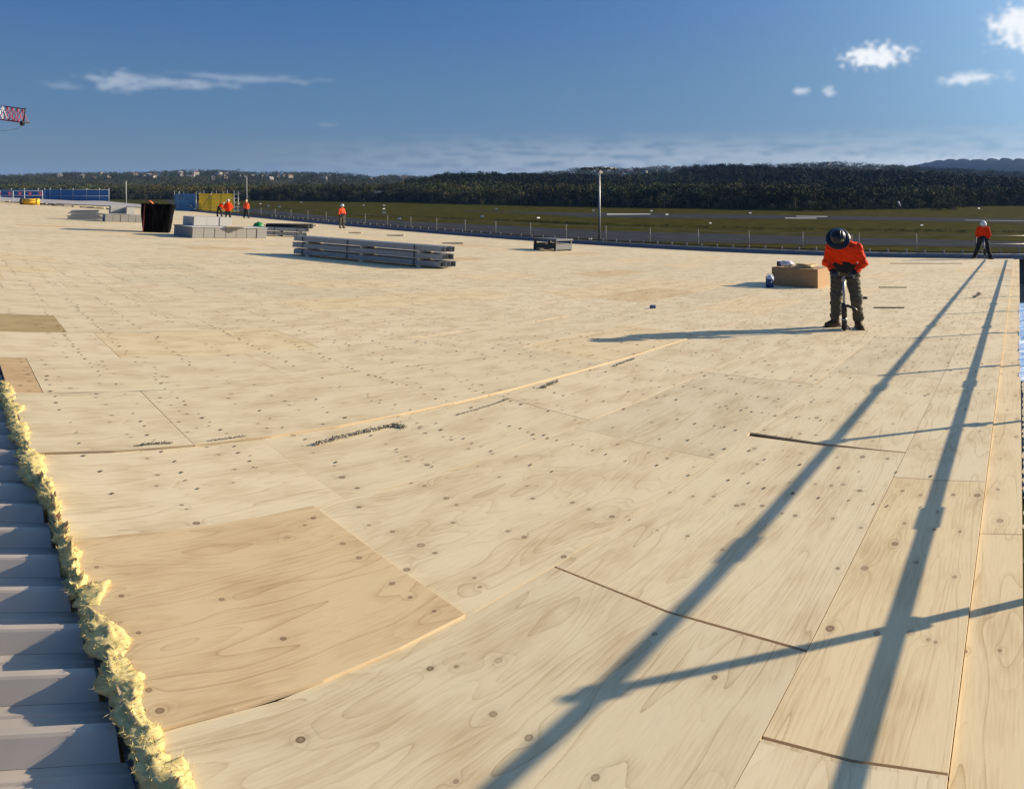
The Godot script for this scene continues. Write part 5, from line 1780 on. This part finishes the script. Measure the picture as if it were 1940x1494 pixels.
# ------------------------------------------------------------------ people
# bones: [a, b, radius at a, radius at b]; the surface of their smooth union as one mesh
func flesh(bones: Array, cell: float, k: float, wrinkle := 0.0, sd := 1) -> ArrayMesh:
	var lo := Vector3(1e9, 1e9, 1e9)
	var hi := -lo
	for b in bones:
		var r := maxf(b[2], b[3]) + k + cell * 2.0
		for p in [b[0], b[1]]:
			lo = lo.min(p - Vector3(r, r, r))
			hi = hi.max(p + Vector3(r, r, r))
	var nx := int((hi.x - lo.x) / cell) + 2
	var ny := int((hi.y - lo.y) / cell) + 2
	var nz := int((hi.z - lo.z) / cell) + 2
	var f := PackedFloat32Array()
	f.resize(nx * ny * nz)
	f.fill(1.0)
	for b in bones:
		var a: Vector3 = b[0]
		var ba: Vector3 = b[1] - b[0]
		var bb := maxf(ba.length_squared(), 1e-9)
		var r0: float = b[2]
		var r1: float = b[3]
		var m := maxf(r0, r1) + k + cell * 1.5
		var l: Vector3 = b[0].min(b[1]) - Vector3(m, m, m) - lo
		var h: Vector3 = b[0].max(b[1]) + Vector3(m, m, m) - lo
		for z in range(maxi(0, int(l.z / cell)), mini(nz, int(h.z / cell) + 1)):
			for y in range(maxi(0, int(l.y / cell)), mini(ny, int(h.y / cell) + 1)):
				for x in range(maxi(0, int(l.x / cell)), mini(nx, int(h.x / cell) + 1)):
					var pa := lo + Vector3(x, y, z) * cell - a
					var t := clampf(pa.dot(ba) / bb, 0.0, 1.0)
					var d := (pa - ba * t).length() - r0 - (r1 - r0) * t
					var i := (z * ny + y) * nx + x
					var e := f[i]
					var q := k - absf(e - d)
					f[i] = minf(e, d) - (q * q / (4.0 * k) if q > 0.0 else 0.0)
	if wrinkle > 0.0:
		var n := FastNoiseLite.new()
		n.seed = sd
		n.frequency = 7.0
		n.fractal_octaves = 2
		for z in nz:
			for y in ny:
				for x in nx:
					var i := (z * ny + y) * nx + x
					if f[i] < 0.08 and f[i] > -0.08:
						var p := lo + Vector3(x, y, z) * cell
						f[i] += wrinkle * n.get_noise_3d(p.x, p.y * 2.2 + p.x * 0.8, p.z)
	var id := PackedInt32Array()
	id.resize(nx * ny * nz)
	id.fill(-1)
	var vs := PackedVector3Array()
	var corner := [0, 1, nx, nx + 1, nx * ny, nx * ny + 1, nx * ny + nx, nx * ny + nx + 1]
	var edges := [[0, 1], [2, 3], [4, 5], [6, 7], [0, 2], [1, 3], [4, 6], [5, 7], [0, 4], [1, 5], [2, 6], [3, 7]]
	for z in nz - 1:
		for y in ny - 1:
			for x in nx - 1:
				var i := (z * ny + y) * nx + x
				if f[i] > 0.5:
					continue
				var mask := 0
				for c in 8:
					if f[i + corner[c]] < 0.0:
						mask |= 1 << c
				if mask == 0 or mask == 255:
					continue
				var sum := Vector3.ZERO
				var cnt := 0
				for e in edges:
					var fa := f[i + corner[e[0]]]
					var fb := f[i + corner[e[1]]]
					if (fa < 0.0) != (fb < 0.0):
						var t := fa / (fa - fb)
						var pa := Vector3(e[0] & 1, (e[0] >> 1) & 1, e[0] >> 2)
						var pb := Vector3(e[1] & 1, (e[1] >> 1) & 1, e[1] >> 2)
						sum += pa.lerp(pb, t)
						cnt += 1
				id[i] = vs.size()
				vs.append(lo + (Vector3(x, y, z) + sum / cnt) * cell)
	var idx := PackedInt32Array()
	var dn := [1, nx, nx * ny]
	for z in range(1, nz - 1):
		for y in range(1, ny - 1):
			for x in range(1, nx - 1):
				var i := (z * ny + y) * nx + x
				var s := f[i] < 0.0
				for ax in 3:
					if s == (f[i + dn[ax]] < 0.0):
						continue
					var u: int = dn[(ax + 1) % 3]
					var v: int = dn[(ax + 2) % 3]
					var q := [id[i - u - v], id[i - v], id[i], id[i - u]]
					if q.min() < 0:
						continue
					if s:
						idx.append_array(PackedInt32Array([q[0], q[2], q[1], q[0], q[3], q[2]]))
					else:
						idx.append_array(PackedInt32Array([q[0], q[1], q[2], q[0], q[2], q[3]]))
	var nr := PackedVector3Array()
	nr.resize(vs.size())
	for i in range(0, idx.size(), 3):
		var c := (vs[idx[i + 2]] - vs[idx[i]]).cross(vs[idx[i + 1]] - vs[idx[i]])
		for j in 3:
			nr[idx[i + j]] += c
	for i in nr.size():
		nr[i] = nr[i].normalized()
	var arr := []
	arr.resize(Mesh.ARRAY_MAX)
	arr[Mesh.ARRAY_VERTEX] = vs
	arr[Mesh.ARRAY_NORMAL] = nr
	arr[Mesh.ARRAY_INDEX] = idx
	var mesh := ArrayMesh.new()
	mesh.add_surface_from_arrays(Mesh.PRIMITIVE_TRIANGLES, arr)
	return mesh

# a hand closed round a bar that runs along `axis`; w wrist, f the way the forearm points, n palm side
func hand_bones(w: Vector3, f: Vector3, axis: Vector3, thumb: float) -> Array:
	f = f.normalized()
	axis = (axis - f * axis.dot(f)).normalized()
	var n := f.cross(axis).normalized()
	if n.z < 0.0:
		n = -n
	var out := [[w - f * 0.03, w + f * 0.02, 0.026, 0.026]]
	for i in 4:
		var o := axis * (i - 1.5) * 0.021
		var kn := w + f * (0.088 - 0.004 * absf(i - 1.3)) + o
		out.append([w + f * 0.02 + o * 0.75, kn, 0.016, 0.0125])
		var ln: float = [0.9, 1.0, 0.96, 0.8][i]
		var p1 := kn + (f * 0.022 + n * 0.024) * ln
		var p2 := p1 + (n * 0.022 - f * 0.014) * ln
		var p3 := p2 + (-f * 0.02 - n * 0.006) * ln
		out.append([kn, p1, 0.0105, 0.0098])
		out.append([p1, p2, 0.0098, 0.0092])
		out.append([p2, p3, 0.0092, 0.008])
	var tb := w + f * 0.028 + axis * thumb * 0.03
	var t1 := tb + axis * thumb * 0.018 + n * 0.02 + f * 0.02
	var t2 := t1 + n * 0.022 + f * 0.016 - axis * thumb * 0.012
	out.append([tb, t1, 0.014, 0.012])
	out.append([t1, t2, 0.0115, 0.0095])
	return out

# P: joints in the person's own frame (x right as seen, y up, z towards the viewer)
func person(label: String, at: Vector3, turn: float, P: Dictionary, look: Dictionary, cell: float) -> Node3D:
	var o := thing("person", label, "person", at, turn)
	var sk: Material = look.get("skin", M.skin)
	var hd: Vector3 = P.head
	var ax: Vector3 = P.crown.normalized()      # from chin to crown
	var face: Vector3 = (P.face - ax * P.face.dot(ax)).normalized()
	var ear := ax.cross(face)
	var body := [
		[hd + ax * 0.03, hd - ax * 0.02, 0.083, 0.078], [hd - ax * 0.05 + face * 0.02, hd - ax * 0.085 + face * 0.045, 0.058, 0.040],
		[hd + face * 0.085 + ax * 0.0, hd + face * 0.10 - ax * 0.03, 0.010, 0.014], [hd + ear * 0.078, hd + ear * 0.086 - ax * 0.03, 0.014, 0.010], [hd - ear * 0.078, hd - ear * 0.086 - ax * 0.03, 0.014, 0.010],
		[hd + face * 0.075 + ear * 0.03 + ax * 0.012, hd + face * 0.075 - ear * 0.03 + ax * 0.012, 0.014, 0.014], [hd + face * 0.07 - ax * 0.058 - ear * 0.016, hd + face * 0.07 - ax * 0.058 + ear * 0.016, 0.012, 0.012],
		[hd - ax * 0.07 - face * 0.02, P.neck, 0.055, 0.06], [P.neck, P.chest, 0.06, 0.09], [P.chest, P.pelvis, 0.09, 0.09],
		[P.neck, P.sh_l, 0.05, 0.05], [P.neck, P.sh_r, 0.05, 0.05],
		[P.sh_l, P.el_l, 0.045, 0.036], [P.el_l, P.ha_l, 0.036, 0.025], [P.sh_r, P.el_r, 0.045, 0.036], [P.el_r, P.ha_r, 0.036, 0.025],
		[P.pelvis, P.hip_l, 0.11, 0.08], [P.pelvis, P.hip_r, 0.11, 0.08], [P.hip_l, P.kn_l, 0.08, 0.052], [P.kn_l, P.an_l, 0.052, 0.038], [P.hip_r, P.kn_r, 0.08, 0.052], [P.kn_r, P.an_r, 0.052, 0.038]]
	part("body", flesh(body, maxf(cell * 0.9, 0.011), 0.03), sk, o)
	# shirt or jacket
	var c0: Vector3 = P.chest
	var spread: Vector3 = (P.sh_r - P.sh_l) * 0.28
	var belly: Vector3 = P.chest.lerp(P.pelvis, look.get("shirt_to", 0.62))
	var loose: float = look.get("loose", 1.0)
	var jacket := [
		[P.neck, c0, 0.085, 0.15 * loose], [c0 - spread, c0 + spread, 0.125 * loose, 0.125 * loose], [c0 - spread * 0.9, belly - spread * 0.75, 0.125 * loose, 0.122 * loose], [c0 + spread * 0.9, belly + spread * 0.75, 0.125 * loose, 0.122 * loose],
		[P.neck, P.sh_l, 0.07, 0.058], [P.neck, P.sh_r, 0.07, 0.058],
		[P.sh_l, P.el_l, 0.070 * loose, 0.058 * loose], [P.el_l, P.el_l.lerp(P.ha_l, 0.74), 0.058 * loose, 0.047 * loose], [P.sh_r, P.el_r, 0.070 * loose, 0.058 * loose], [P.el_r, P.el_r.lerp(P.ha_r, 0.74), 0.058 * loose, 0.047 * loose]]
	part("shirt", flesh(jacket, cell, 0.045, 0.02, 4), look.shirt, o)
	if look.has("hem"):
		var hb := belly.lerp(P.pelvis, 0.2)
		part("shirt_hem", flesh([[hb, P.pelvis + Vector3(0, 0, 0.02), 0.115, 0.12], [hb - spread * 0.75, P.pelvis - spread * 0.62 + Vector3(0, 0.01, 0.02), 0.118, 0.12], [hb + spread * 0.75, P.pelvis + spread * 0.62 + Vector3(0, 0.01, 0.02), 0.118, 0.12]], cell, 0.05, 0.012, 5), look.hem, o)
		part("cuff", flesh([[P.el_l.lerp(P.ha_l, 0.76), P.el_l.lerp(P.ha_l, 0.95), 0.050, 0.044]], cell, 0.02), look.hem, o)
		part("cuff", flesh([[P.el_r.lerp(P.ha_r, 0.76), P.el_r.lerp(P.ha_r, 0.95), 0.050, 0.044]], cell, 0.02), look.hem, o)
	var up := Vector3(0, 0.05, 0)
	part("trousers", flesh([[P.pelvis - spread * 0.5, P.pelvis + spread * 0.5, 0.125, 0.125], [P.pelvis, P.hip_l, 0.12, 0.112], [P.pelvis, P.hip_r, 0.12, 0.112],
		[P.hip_l, P.kn_l, 0.108, 0.083], [P.kn_l, P.an_l + up, 0.083, 0.075], [P.hip_r, P.kn_r, 0.108, 0.083], [P.kn_r, P.an_r + up, 0.083, 0.075]], cell, 0.035, 0.022, 6), look.trousers, o)
	for s in ["l", "r"]:
		var an: Vector3 = P["an_" + s]
		var toe: Vector3 = P["toe_" + s]
		var fd := (toe - an) * Vector3(1, 0, 1)
		fd = fd.normalized()
		var heel := an - fd * 0.055
		var bt := part("boot", flesh([[an + Vector3(0, 0.09, 0), an, 0.058, 0.056], [Vector3(heel.x, 0.045, heel.z), Vector3(toe.x, 0.042, toe.z), 0.046, 0.044], [an, Vector3(toe.x, 0.055, toe.z) - fd * 0.06, 0.052, 0.046]], cell, 0.03), look.boots, o)
		var sole := start()
		add_box(sole, Transform3D(Basis(Vector3.UP, atan2(-fd.z, fd.x)), Vector3((heel.x + toe.x) * 0.5, 0.011, (heel.z + toe.z) * 0.5)), Vector3(heel.distance_to(Vector3(toe.x, heel.y, toe.z)) + 0.09, 0.02, 0.095), 0.006)
		part("sole", finish(sole), M.black, bt)
		var el: Vector3 = P["el_" + s]
		var ha: Vector3 = P["ha_" + s]
		part("glove" if look.has("gloves") else "hand", flesh(hand_bones(ha, ha - el + P.get("hand_turn", Vector3(0, -0.05, 0.12)), P.get("grip", Vector3.RIGHT), 1.0 if s == "l" else -1.0), maxf(cell * 0.35, 0.0042), 0.006), look.get("gloves", sk), o)
	# hard hat
	var b := Basis(ear, ax, face).orthonormalized()
	if b.determinant() < 0.0:
		b = Basis(-ear, ax, face).orthonormalized()
	var br: float = look.get("brim", 0.0)
	var hat := part("hard_hat", lathe_mesh([Vector2(0.116, 0.0), Vector2(0.118, 0.03), Vector2(0.112, 0.07), Vector2(0.09, 0.11), Vector2(0.055, 0.133), Vector2(0.02, 0.141), Vector2(0.0005, 0.142)], 32, Vector2(0.94, 1.12)), look.hat, o, hd + ax * 0.018)
	hat.basis = b
	var ridge_st := start()
	ridge_st.set_smooth_group(0)
	for x in [-0.032, 0.0, 0.032]:
		var arc := []
		for i in 9:
			var a := lerpf(-1.05, 1.05, i / 8.0)
			arc.append(Vector3(x, 0.012 + 0.134 * cos(a) - 0.01 * absf(x) * 10.0, 0.122 * sin(a)))
		add_tube(ridge_st, arc, [0.008], 6)
	part("ridge", finish(ridge_st), look.hat, hat)
	if br > 0.0:
		part("brim", lathe_mesh([Vector2(0.105, 0.012), Vector2(0.13, 0.004), Vector2(br * 0.92, -0.018), Vector2(br, -0.030), Vector2(br * 0.995, -0.036), Vector2(br * 0.9, -0.025), Vector2(0.11, -0.004)], 40, Vector2(0.96, 1.06)), look.hat, hat)
	else:
		part("peak", lathe_mesh([Vector2(0.112, 0.008), Vector2(0.132, 0.0), Vector2(0.136, -0.005), Vector2(0.11, -0.004)], 28, Vector2(0.94, 1.25)), look.hat, hat)
	return o

func build_people() -> void:
	var orange := textured(noise_tex(0.03, 3, lin(0.80, 0.042, 0.008), lin(0.90, 0.062, 0.014), 128, 81), 3.0, 0.75)
	var orange2 := textured(noise_tex(0.03, 3, lin(0.86, 0.085, 0.03), lin(0.93, 0.12, 0.05), 128, 82), 3.0, 0.75)
	orange.metallic_specular = 0.2
	orange2.metallic_specular = 0.2
	var navy := mat(lin(0.008, 0.010, 0.018), 0.85)
	var khaki := textured(noise_tex(0.04, 4, lin(0.060, 0.055, 0.038), lin(0.105, 0.098, 0.070), 128, 83), 4.0, 0.9)
	var black := textured(noise_tex(0.04, 4, lin(0.010, 0.011, 0.013), lin(0.024, 0.025, 0.028), 128, 84), 4.0, 0.9)
	var brown := textured(noise_tex(0.05, 4, lin(0.055, 0.032, 0.016), lin(0.11, 0.065, 0.032), 128, 85), 5.0, 0.75)
	var hat_navy := mat(lin(0.005, 0.008, 0.020), 0.3, 0.0, 0.4)
	hat_navy.clearcoat_enabled = true
	hat_navy.clearcoat = 0.15
	var hat_white := mat(lin(0.72, 0.73, 0.74), 0.3)
	var hat_yellow := mat(lin(0.75, 0.55, 0.25), 0.35)
	var glove := mat(lin(0.06, 0.06, 0.07), 0.9)
	# the near worker, bent over a stand-up screw gun
	var near := {"head": Vector3(-0.085, 1.47, 0.40), "crown": Vector3(-0.03, 0.52, 0.85), "face": Vector3(0.0, -0.85, 0.5), "neck": Vector3(-0.03, 1.42, 0.24), "chest": Vector3(0.0, 1.26, 0.12), "pelvis": Vector3(0.03, 0.96, -0.06),
		"sh_l": Vector3(-0.185, 1.30, 0.17), "sh_r": Vector3(0.20, 1.315, 0.15), "el_l": Vector3(-0.245, 1.06, 0.17), "el_r": Vector3(0.285, 1.07, 0.16), "ha_l": Vector3(-0.135, 0.915, 0.30), "ha_r": Vector3(0.135, 0.915, 0.30),
		"hip_l": Vector3(-0.075, 0.90, -0.05), "hip_r": Vector3(0.13, 0.90, -0.05), "kn_l": Vector3(-0.105, 0.50, 0.04), "kn_r": Vector3(0.185, 0.50, 0.04), "an_l": Vector3(-0.115, 0.09, -0.02), "an_r": Vector3(0.225, 0.09, -0.03),
		"toe_l": Vector3(-0.235, 0.05, 0.09), "toe_r": Vector3(0.26, 0.05, 0.13)}
	var w := person("bent worker in orange shirt and dark wide-brim hard hat driving screws", Vector3(5.36, deck_y(5.36, 11.1) + lift(2.9), -11.1), -0.42, near, {"shirt": orange, "hem": navy, "trousers": khaki, "boots": brown, "gloves": glove, "hat": hat_navy, "brim": 0.183, "shirt_to": 0.45}, 0.0125)
	# pale flap of the neck shade and the printed marks
	var flap := start()
	flap.set_smooth_group(0)
	var fq := func(i: int, j: int) -> Vector3: return Vector3(0.055 + i * 0.02, 1.50 - j * 0.016 + i * 0.006, 0.26 - i * 0.012 - j * 0.004)
	for i in 4:
		for j in 6:
			quad(flap, fq.call(i, j), fq.call(i, j + 1), fq.call(i + 1, j + 1), fq.call(i + 1, j))
	part("neck_shade", finish(flap), mat(lin(0.45, 0.45, 0.42), 0.8), w)
	var logo := part("hat_emblem", lathe_mesh([Vector2(0.0005, 0.0035), Vector2(0.019, 0.003), Vector2(0.021, 0.0)], 16), mat(lin(0.35, 0.36, 0.05), 0.4), w, Vector3(-0.03, 1.455, 0.553))
	logo.rotation = Vector3(1.15, 0, 0)
	for e in [[Vector3(0.115, 1.355, 0.262), Vector3(0.055, 0.012, 0.006)], [Vector3(0.125, 1.335, 0.264), Vector3(0.075, 0.010, 0.006)], [Vector3(0.082, 1.335, 0.266), Vector3(0.014, 0.016, 0.006)]]:
		part("chest_print", box_mesh(e[1], 0.001), navy, w, e[0])
	screw_gun(w.position, -0.42)
	# worker at the gutter corner
	var base := {"head": Vector3(0, 1.52, 0.12), "crown": Vector3(0, 0.86, 0.5), "face": Vector3(0, -0.4, 1), "neck": Vector3(0, 1.40, 0.04), "chest": Vector3(0, 1.22, 0.0), "pelvis": Vector3(0, 0.93, -0.02),
		"sh_l": Vector3(-0.175, 1.35, 0.02), "sh_r": Vector3(0.175, 1.35, 0.02), "el_l": Vector3(-0.235, 1.08, 0.04), "el_r": Vector3(0.235, 1.08, 0.05), "ha_l": Vector3(-0.14, 0.86, 0.16), "ha_r": Vector3(0.17, 0.86, 0.12),
		"hip_l": Vector3(-0.1, 0.88, -0.02), "hip_r": Vector3(0.1, 0.88, -0.02), "kn_l": Vector3(-0.19, 0.48, 0.03), "kn_r": Vector3(0.16, 0.48, 0.03), "an_l": Vector3(-0.30, 0.09, 0.0), "an_r": Vector3(0.26, 0.09, 0.0), "toe_l": Vector3(-0.38, 0.05, 0.12), "toe_r": Vector3(0.34, 0.05, 0.12)}
	person("worker in orange shirt and white hard hat at the gutter corner", Vector3(20.75, deck_y(20.75, 30.2) + 0.002, -30.2), -0.55, base, {"shirt": orange, "hem": navy, "trousers": black, "boots": black, "gloves": glove, "hat": hat_white, "shirt_to": 0.75}, 0.022)
	var far_gun := thing("screw_gun", "stand-up screw gun held by the worker at the gutter corner", "tool", Vector3(20.75, deck_y(20.75, 30.2) + 0.002, -30.2), -0.55)
	part("shaft", tube_mesh([Vector3(0.05, 0.02, 0.24), Vector3(0.02, 0.92, 0.26)], [0.022], 8), M.galv, far_gun)
	part("drill", box_mesh(Vector3(0.09, 0.3, 0.12), 0.02), M.plastic_black, far_gun, Vector3(0.05, 0.32, 0.25))
	part("handle", tube_mesh([Vector3(-0.16, 0.90, 0.26), Vector3(0.2, 0.90, 0.26)], [0.016], 8), M.plastic_black, far_gun)
	# standing by the fence, facing along it
	var stand := base.duplicate()
	stand.merge({"head": Vector3(0.02, 1.60, 0.05), "crown": Vector3(0.05, 1, 0.15), "face": Vector3(0.3, -0.1, 1), "neck": Vector3(0, 1.44, 0.0), "kn_l": Vector3(-0.13, 0.48, 0.05), "kn_r": Vector3(0.13, 0.48, -0.02), "an_l": Vector3(-0.17, 0.09, 0.1), "an_r": Vector3(0.18, 0.09, -0.08), "toe_l": Vector3(-0.16, 0.05, 0.24), "toe_r": Vector3(0.22, 0.05, 0.06), "ha_l": Vector3(-0.2, 0.95, 0.14), "ha_r": Vector3(0.2, 0.95, 0.16)}, true)
	person("worker in orange vest and white helmet standing alone by the fence", Vector3(-12.3, deck_y(-12.3, 49.5) + lift(20.0), -49.5), 0.7, stand, {"shirt": orange2, "trousers": khaki, "boots": black, "gloves": glove, "hat": hat_white, "shirt_to": 0.45, "hem": navy}, 0.032)
	person("worker in pale orange jacket and yellow helmet, back to us", Vector3(-25.2, deck_y(-25.2, 65.0) + lift(20.0), -65.0), PI - 0.2, stand, {"shirt": orange2, "trousers": black, "boots": black, "hat": hat_yellow, "shirt_to": 0.95, "loose": 1.15}, 0.035)
	var back := stand.duplicate()
	back.merge({"head": Vector3(0, 1.57, 0.1), "crown": Vector3(0, 0.9, 0.3), "chest": Vector3(0, 1.20, 0.03), "el_l": Vector3(-0.3, 1.1, 0.05), "el_r": Vector3(0.3, 1.1, 0.05)}, true)
	person("worker in bright orange hooded jacket behind the grey packs", Vector3(-22.7, deck_y(-22.7, 54.8) + lift(20.0), -54.8), PI + 0.3, back, {"shirt": orange, "trousers": black, "boots": black, "hat": hat_white, "shirt_to": 1.0, "loose": 1.35}, 0.035)
	var bent := base.duplicate()
	bent.merge({"head": Vector3(0.40, 1.22, 0.1), "crown": Vector3(0.8, 0.45, 0.1), "face": Vector3(0.6, -0.8, 0), "neck": Vector3(0.27, 1.20, 0.05), "chest": Vector3(0.12, 1.12, 0.02), "pelvis": Vector3(-0.08, 0.9, 0), "sh_l": Vector3(0.16, 1.18, -0.16), "sh_r": Vector3(0.2, 1.16, 0.2), "el_l": Vector3(0.24, 0.9, -0.16), "el_r": Vector3(0.28, 0.88, 0.2), "ha_l": Vector3(0.36, 0.68, -0.1), "ha_r": Vector3(0.38, 0.66, 0.14), "an_l": Vector3(-0.2, 0.09, 0.0), "an_r": Vector3(0.18, 0.09, 0.05), "hip_l": Vector3(-0.1, 0.85, 0), "hip_r": Vector3(-0.02, 0.85, 0.05), "toe_l": Vector3(-0.08, 0.05, 0.02), "toe_r": Vector3(0.3, 0.05, 0.08)}, true)
	person("worker in orange vest stooping before the yellow mesh", Vector3(-28.4, deck_y(-28.4, 66.6) + lift(20.0), -66.6), 0.25, bent, {"shirt": orange, "hem": navy, "trousers": black, "boots": black, "hat": hat_white, "shirt_to": 0.5}, 0.035)

func screw_gun(at: Vector3, turn: float) -> void:
	var o := thing("screw_gun", "long grey and black stand-up screw gun held by the bent worker", "tool", at, turn)
	var foot := Vector3(0.01, 0.006, 0.33)
	var top := Vector3(-0.005, 0.845, 0.36)
	part("shaft", tube_mesh([foot.lerp(top, 0.30), top], [0.021], 12), mat(lin(0.30, 0.30, 0.31), 0.4, 0.5), o)
	part("handle", tube_mesh([top + Vector3(-0.19, 0, 0), top + Vector3(0.19, 0, 0)], [0.017], 12), M.plastic_black, o)
	part("collar", tube_mesh([top + Vector3(0, -0.05, 0), top + Vector3(0, 0.025, 0)], [0.028], 12), mat(lin(0.25, 0.25, 0.26), 0.4), o)
	part("motor", tube_mesh([foot.lerp(top, 0.26), foot.lerp(top, 0.32), foot.lerp(top, 0.48), foot.lerp(top, 0.53)], [0.036, 0.044, 0.044, 0.028], 14), M.plastic_black, o)
	part("nose", tube_mesh([foot, foot.lerp(top, 0.03), foot.lerp(top, 0.06), foot.lerp(top, 0.22), foot.lerp(top, 0.26)], [0.014, 0.03, 0.042, 0.04, 0.03], 14), M.plastic_black, o)
	part("ring", tube_mesh([foot.lerp(top, 0.215), foot.lerp(top, 0.235)], [0.044], 14), mat(lin(0.35, 0.36, 0.38), 0.35), o)
	var arc := []
	for k in 9:
		var a := lerpf(-0.3, 1.4, k / 8.0)
		arc.append(foot.lerp(top, 0.44) + Vector3(0.02 + 0.15 * sin(a) , 0.03 - 0.05 + 0.06 * cos(a * 1.4) , 0.02))
	part("battery_arm", tube_mesh(arc, [0.026, 0.024, 0.022, 0.022, 0.022, 0.024, 0.028, 0.03, 0.024], 10), M.plastic_black, o)
	part("screw_strip", tube_mesh([foot.lerp(top, 0.12) + Vector3(0.03, 0, 0), foot.lerp(top, 0.1) + Vector3(0.09, -0.04, 0.02), foot.lerp(top, 0.04) + Vector3(0.11, -0.015, 0.03)], [0.01, 0.009, 0.008], 8), M.plastic_black, o)
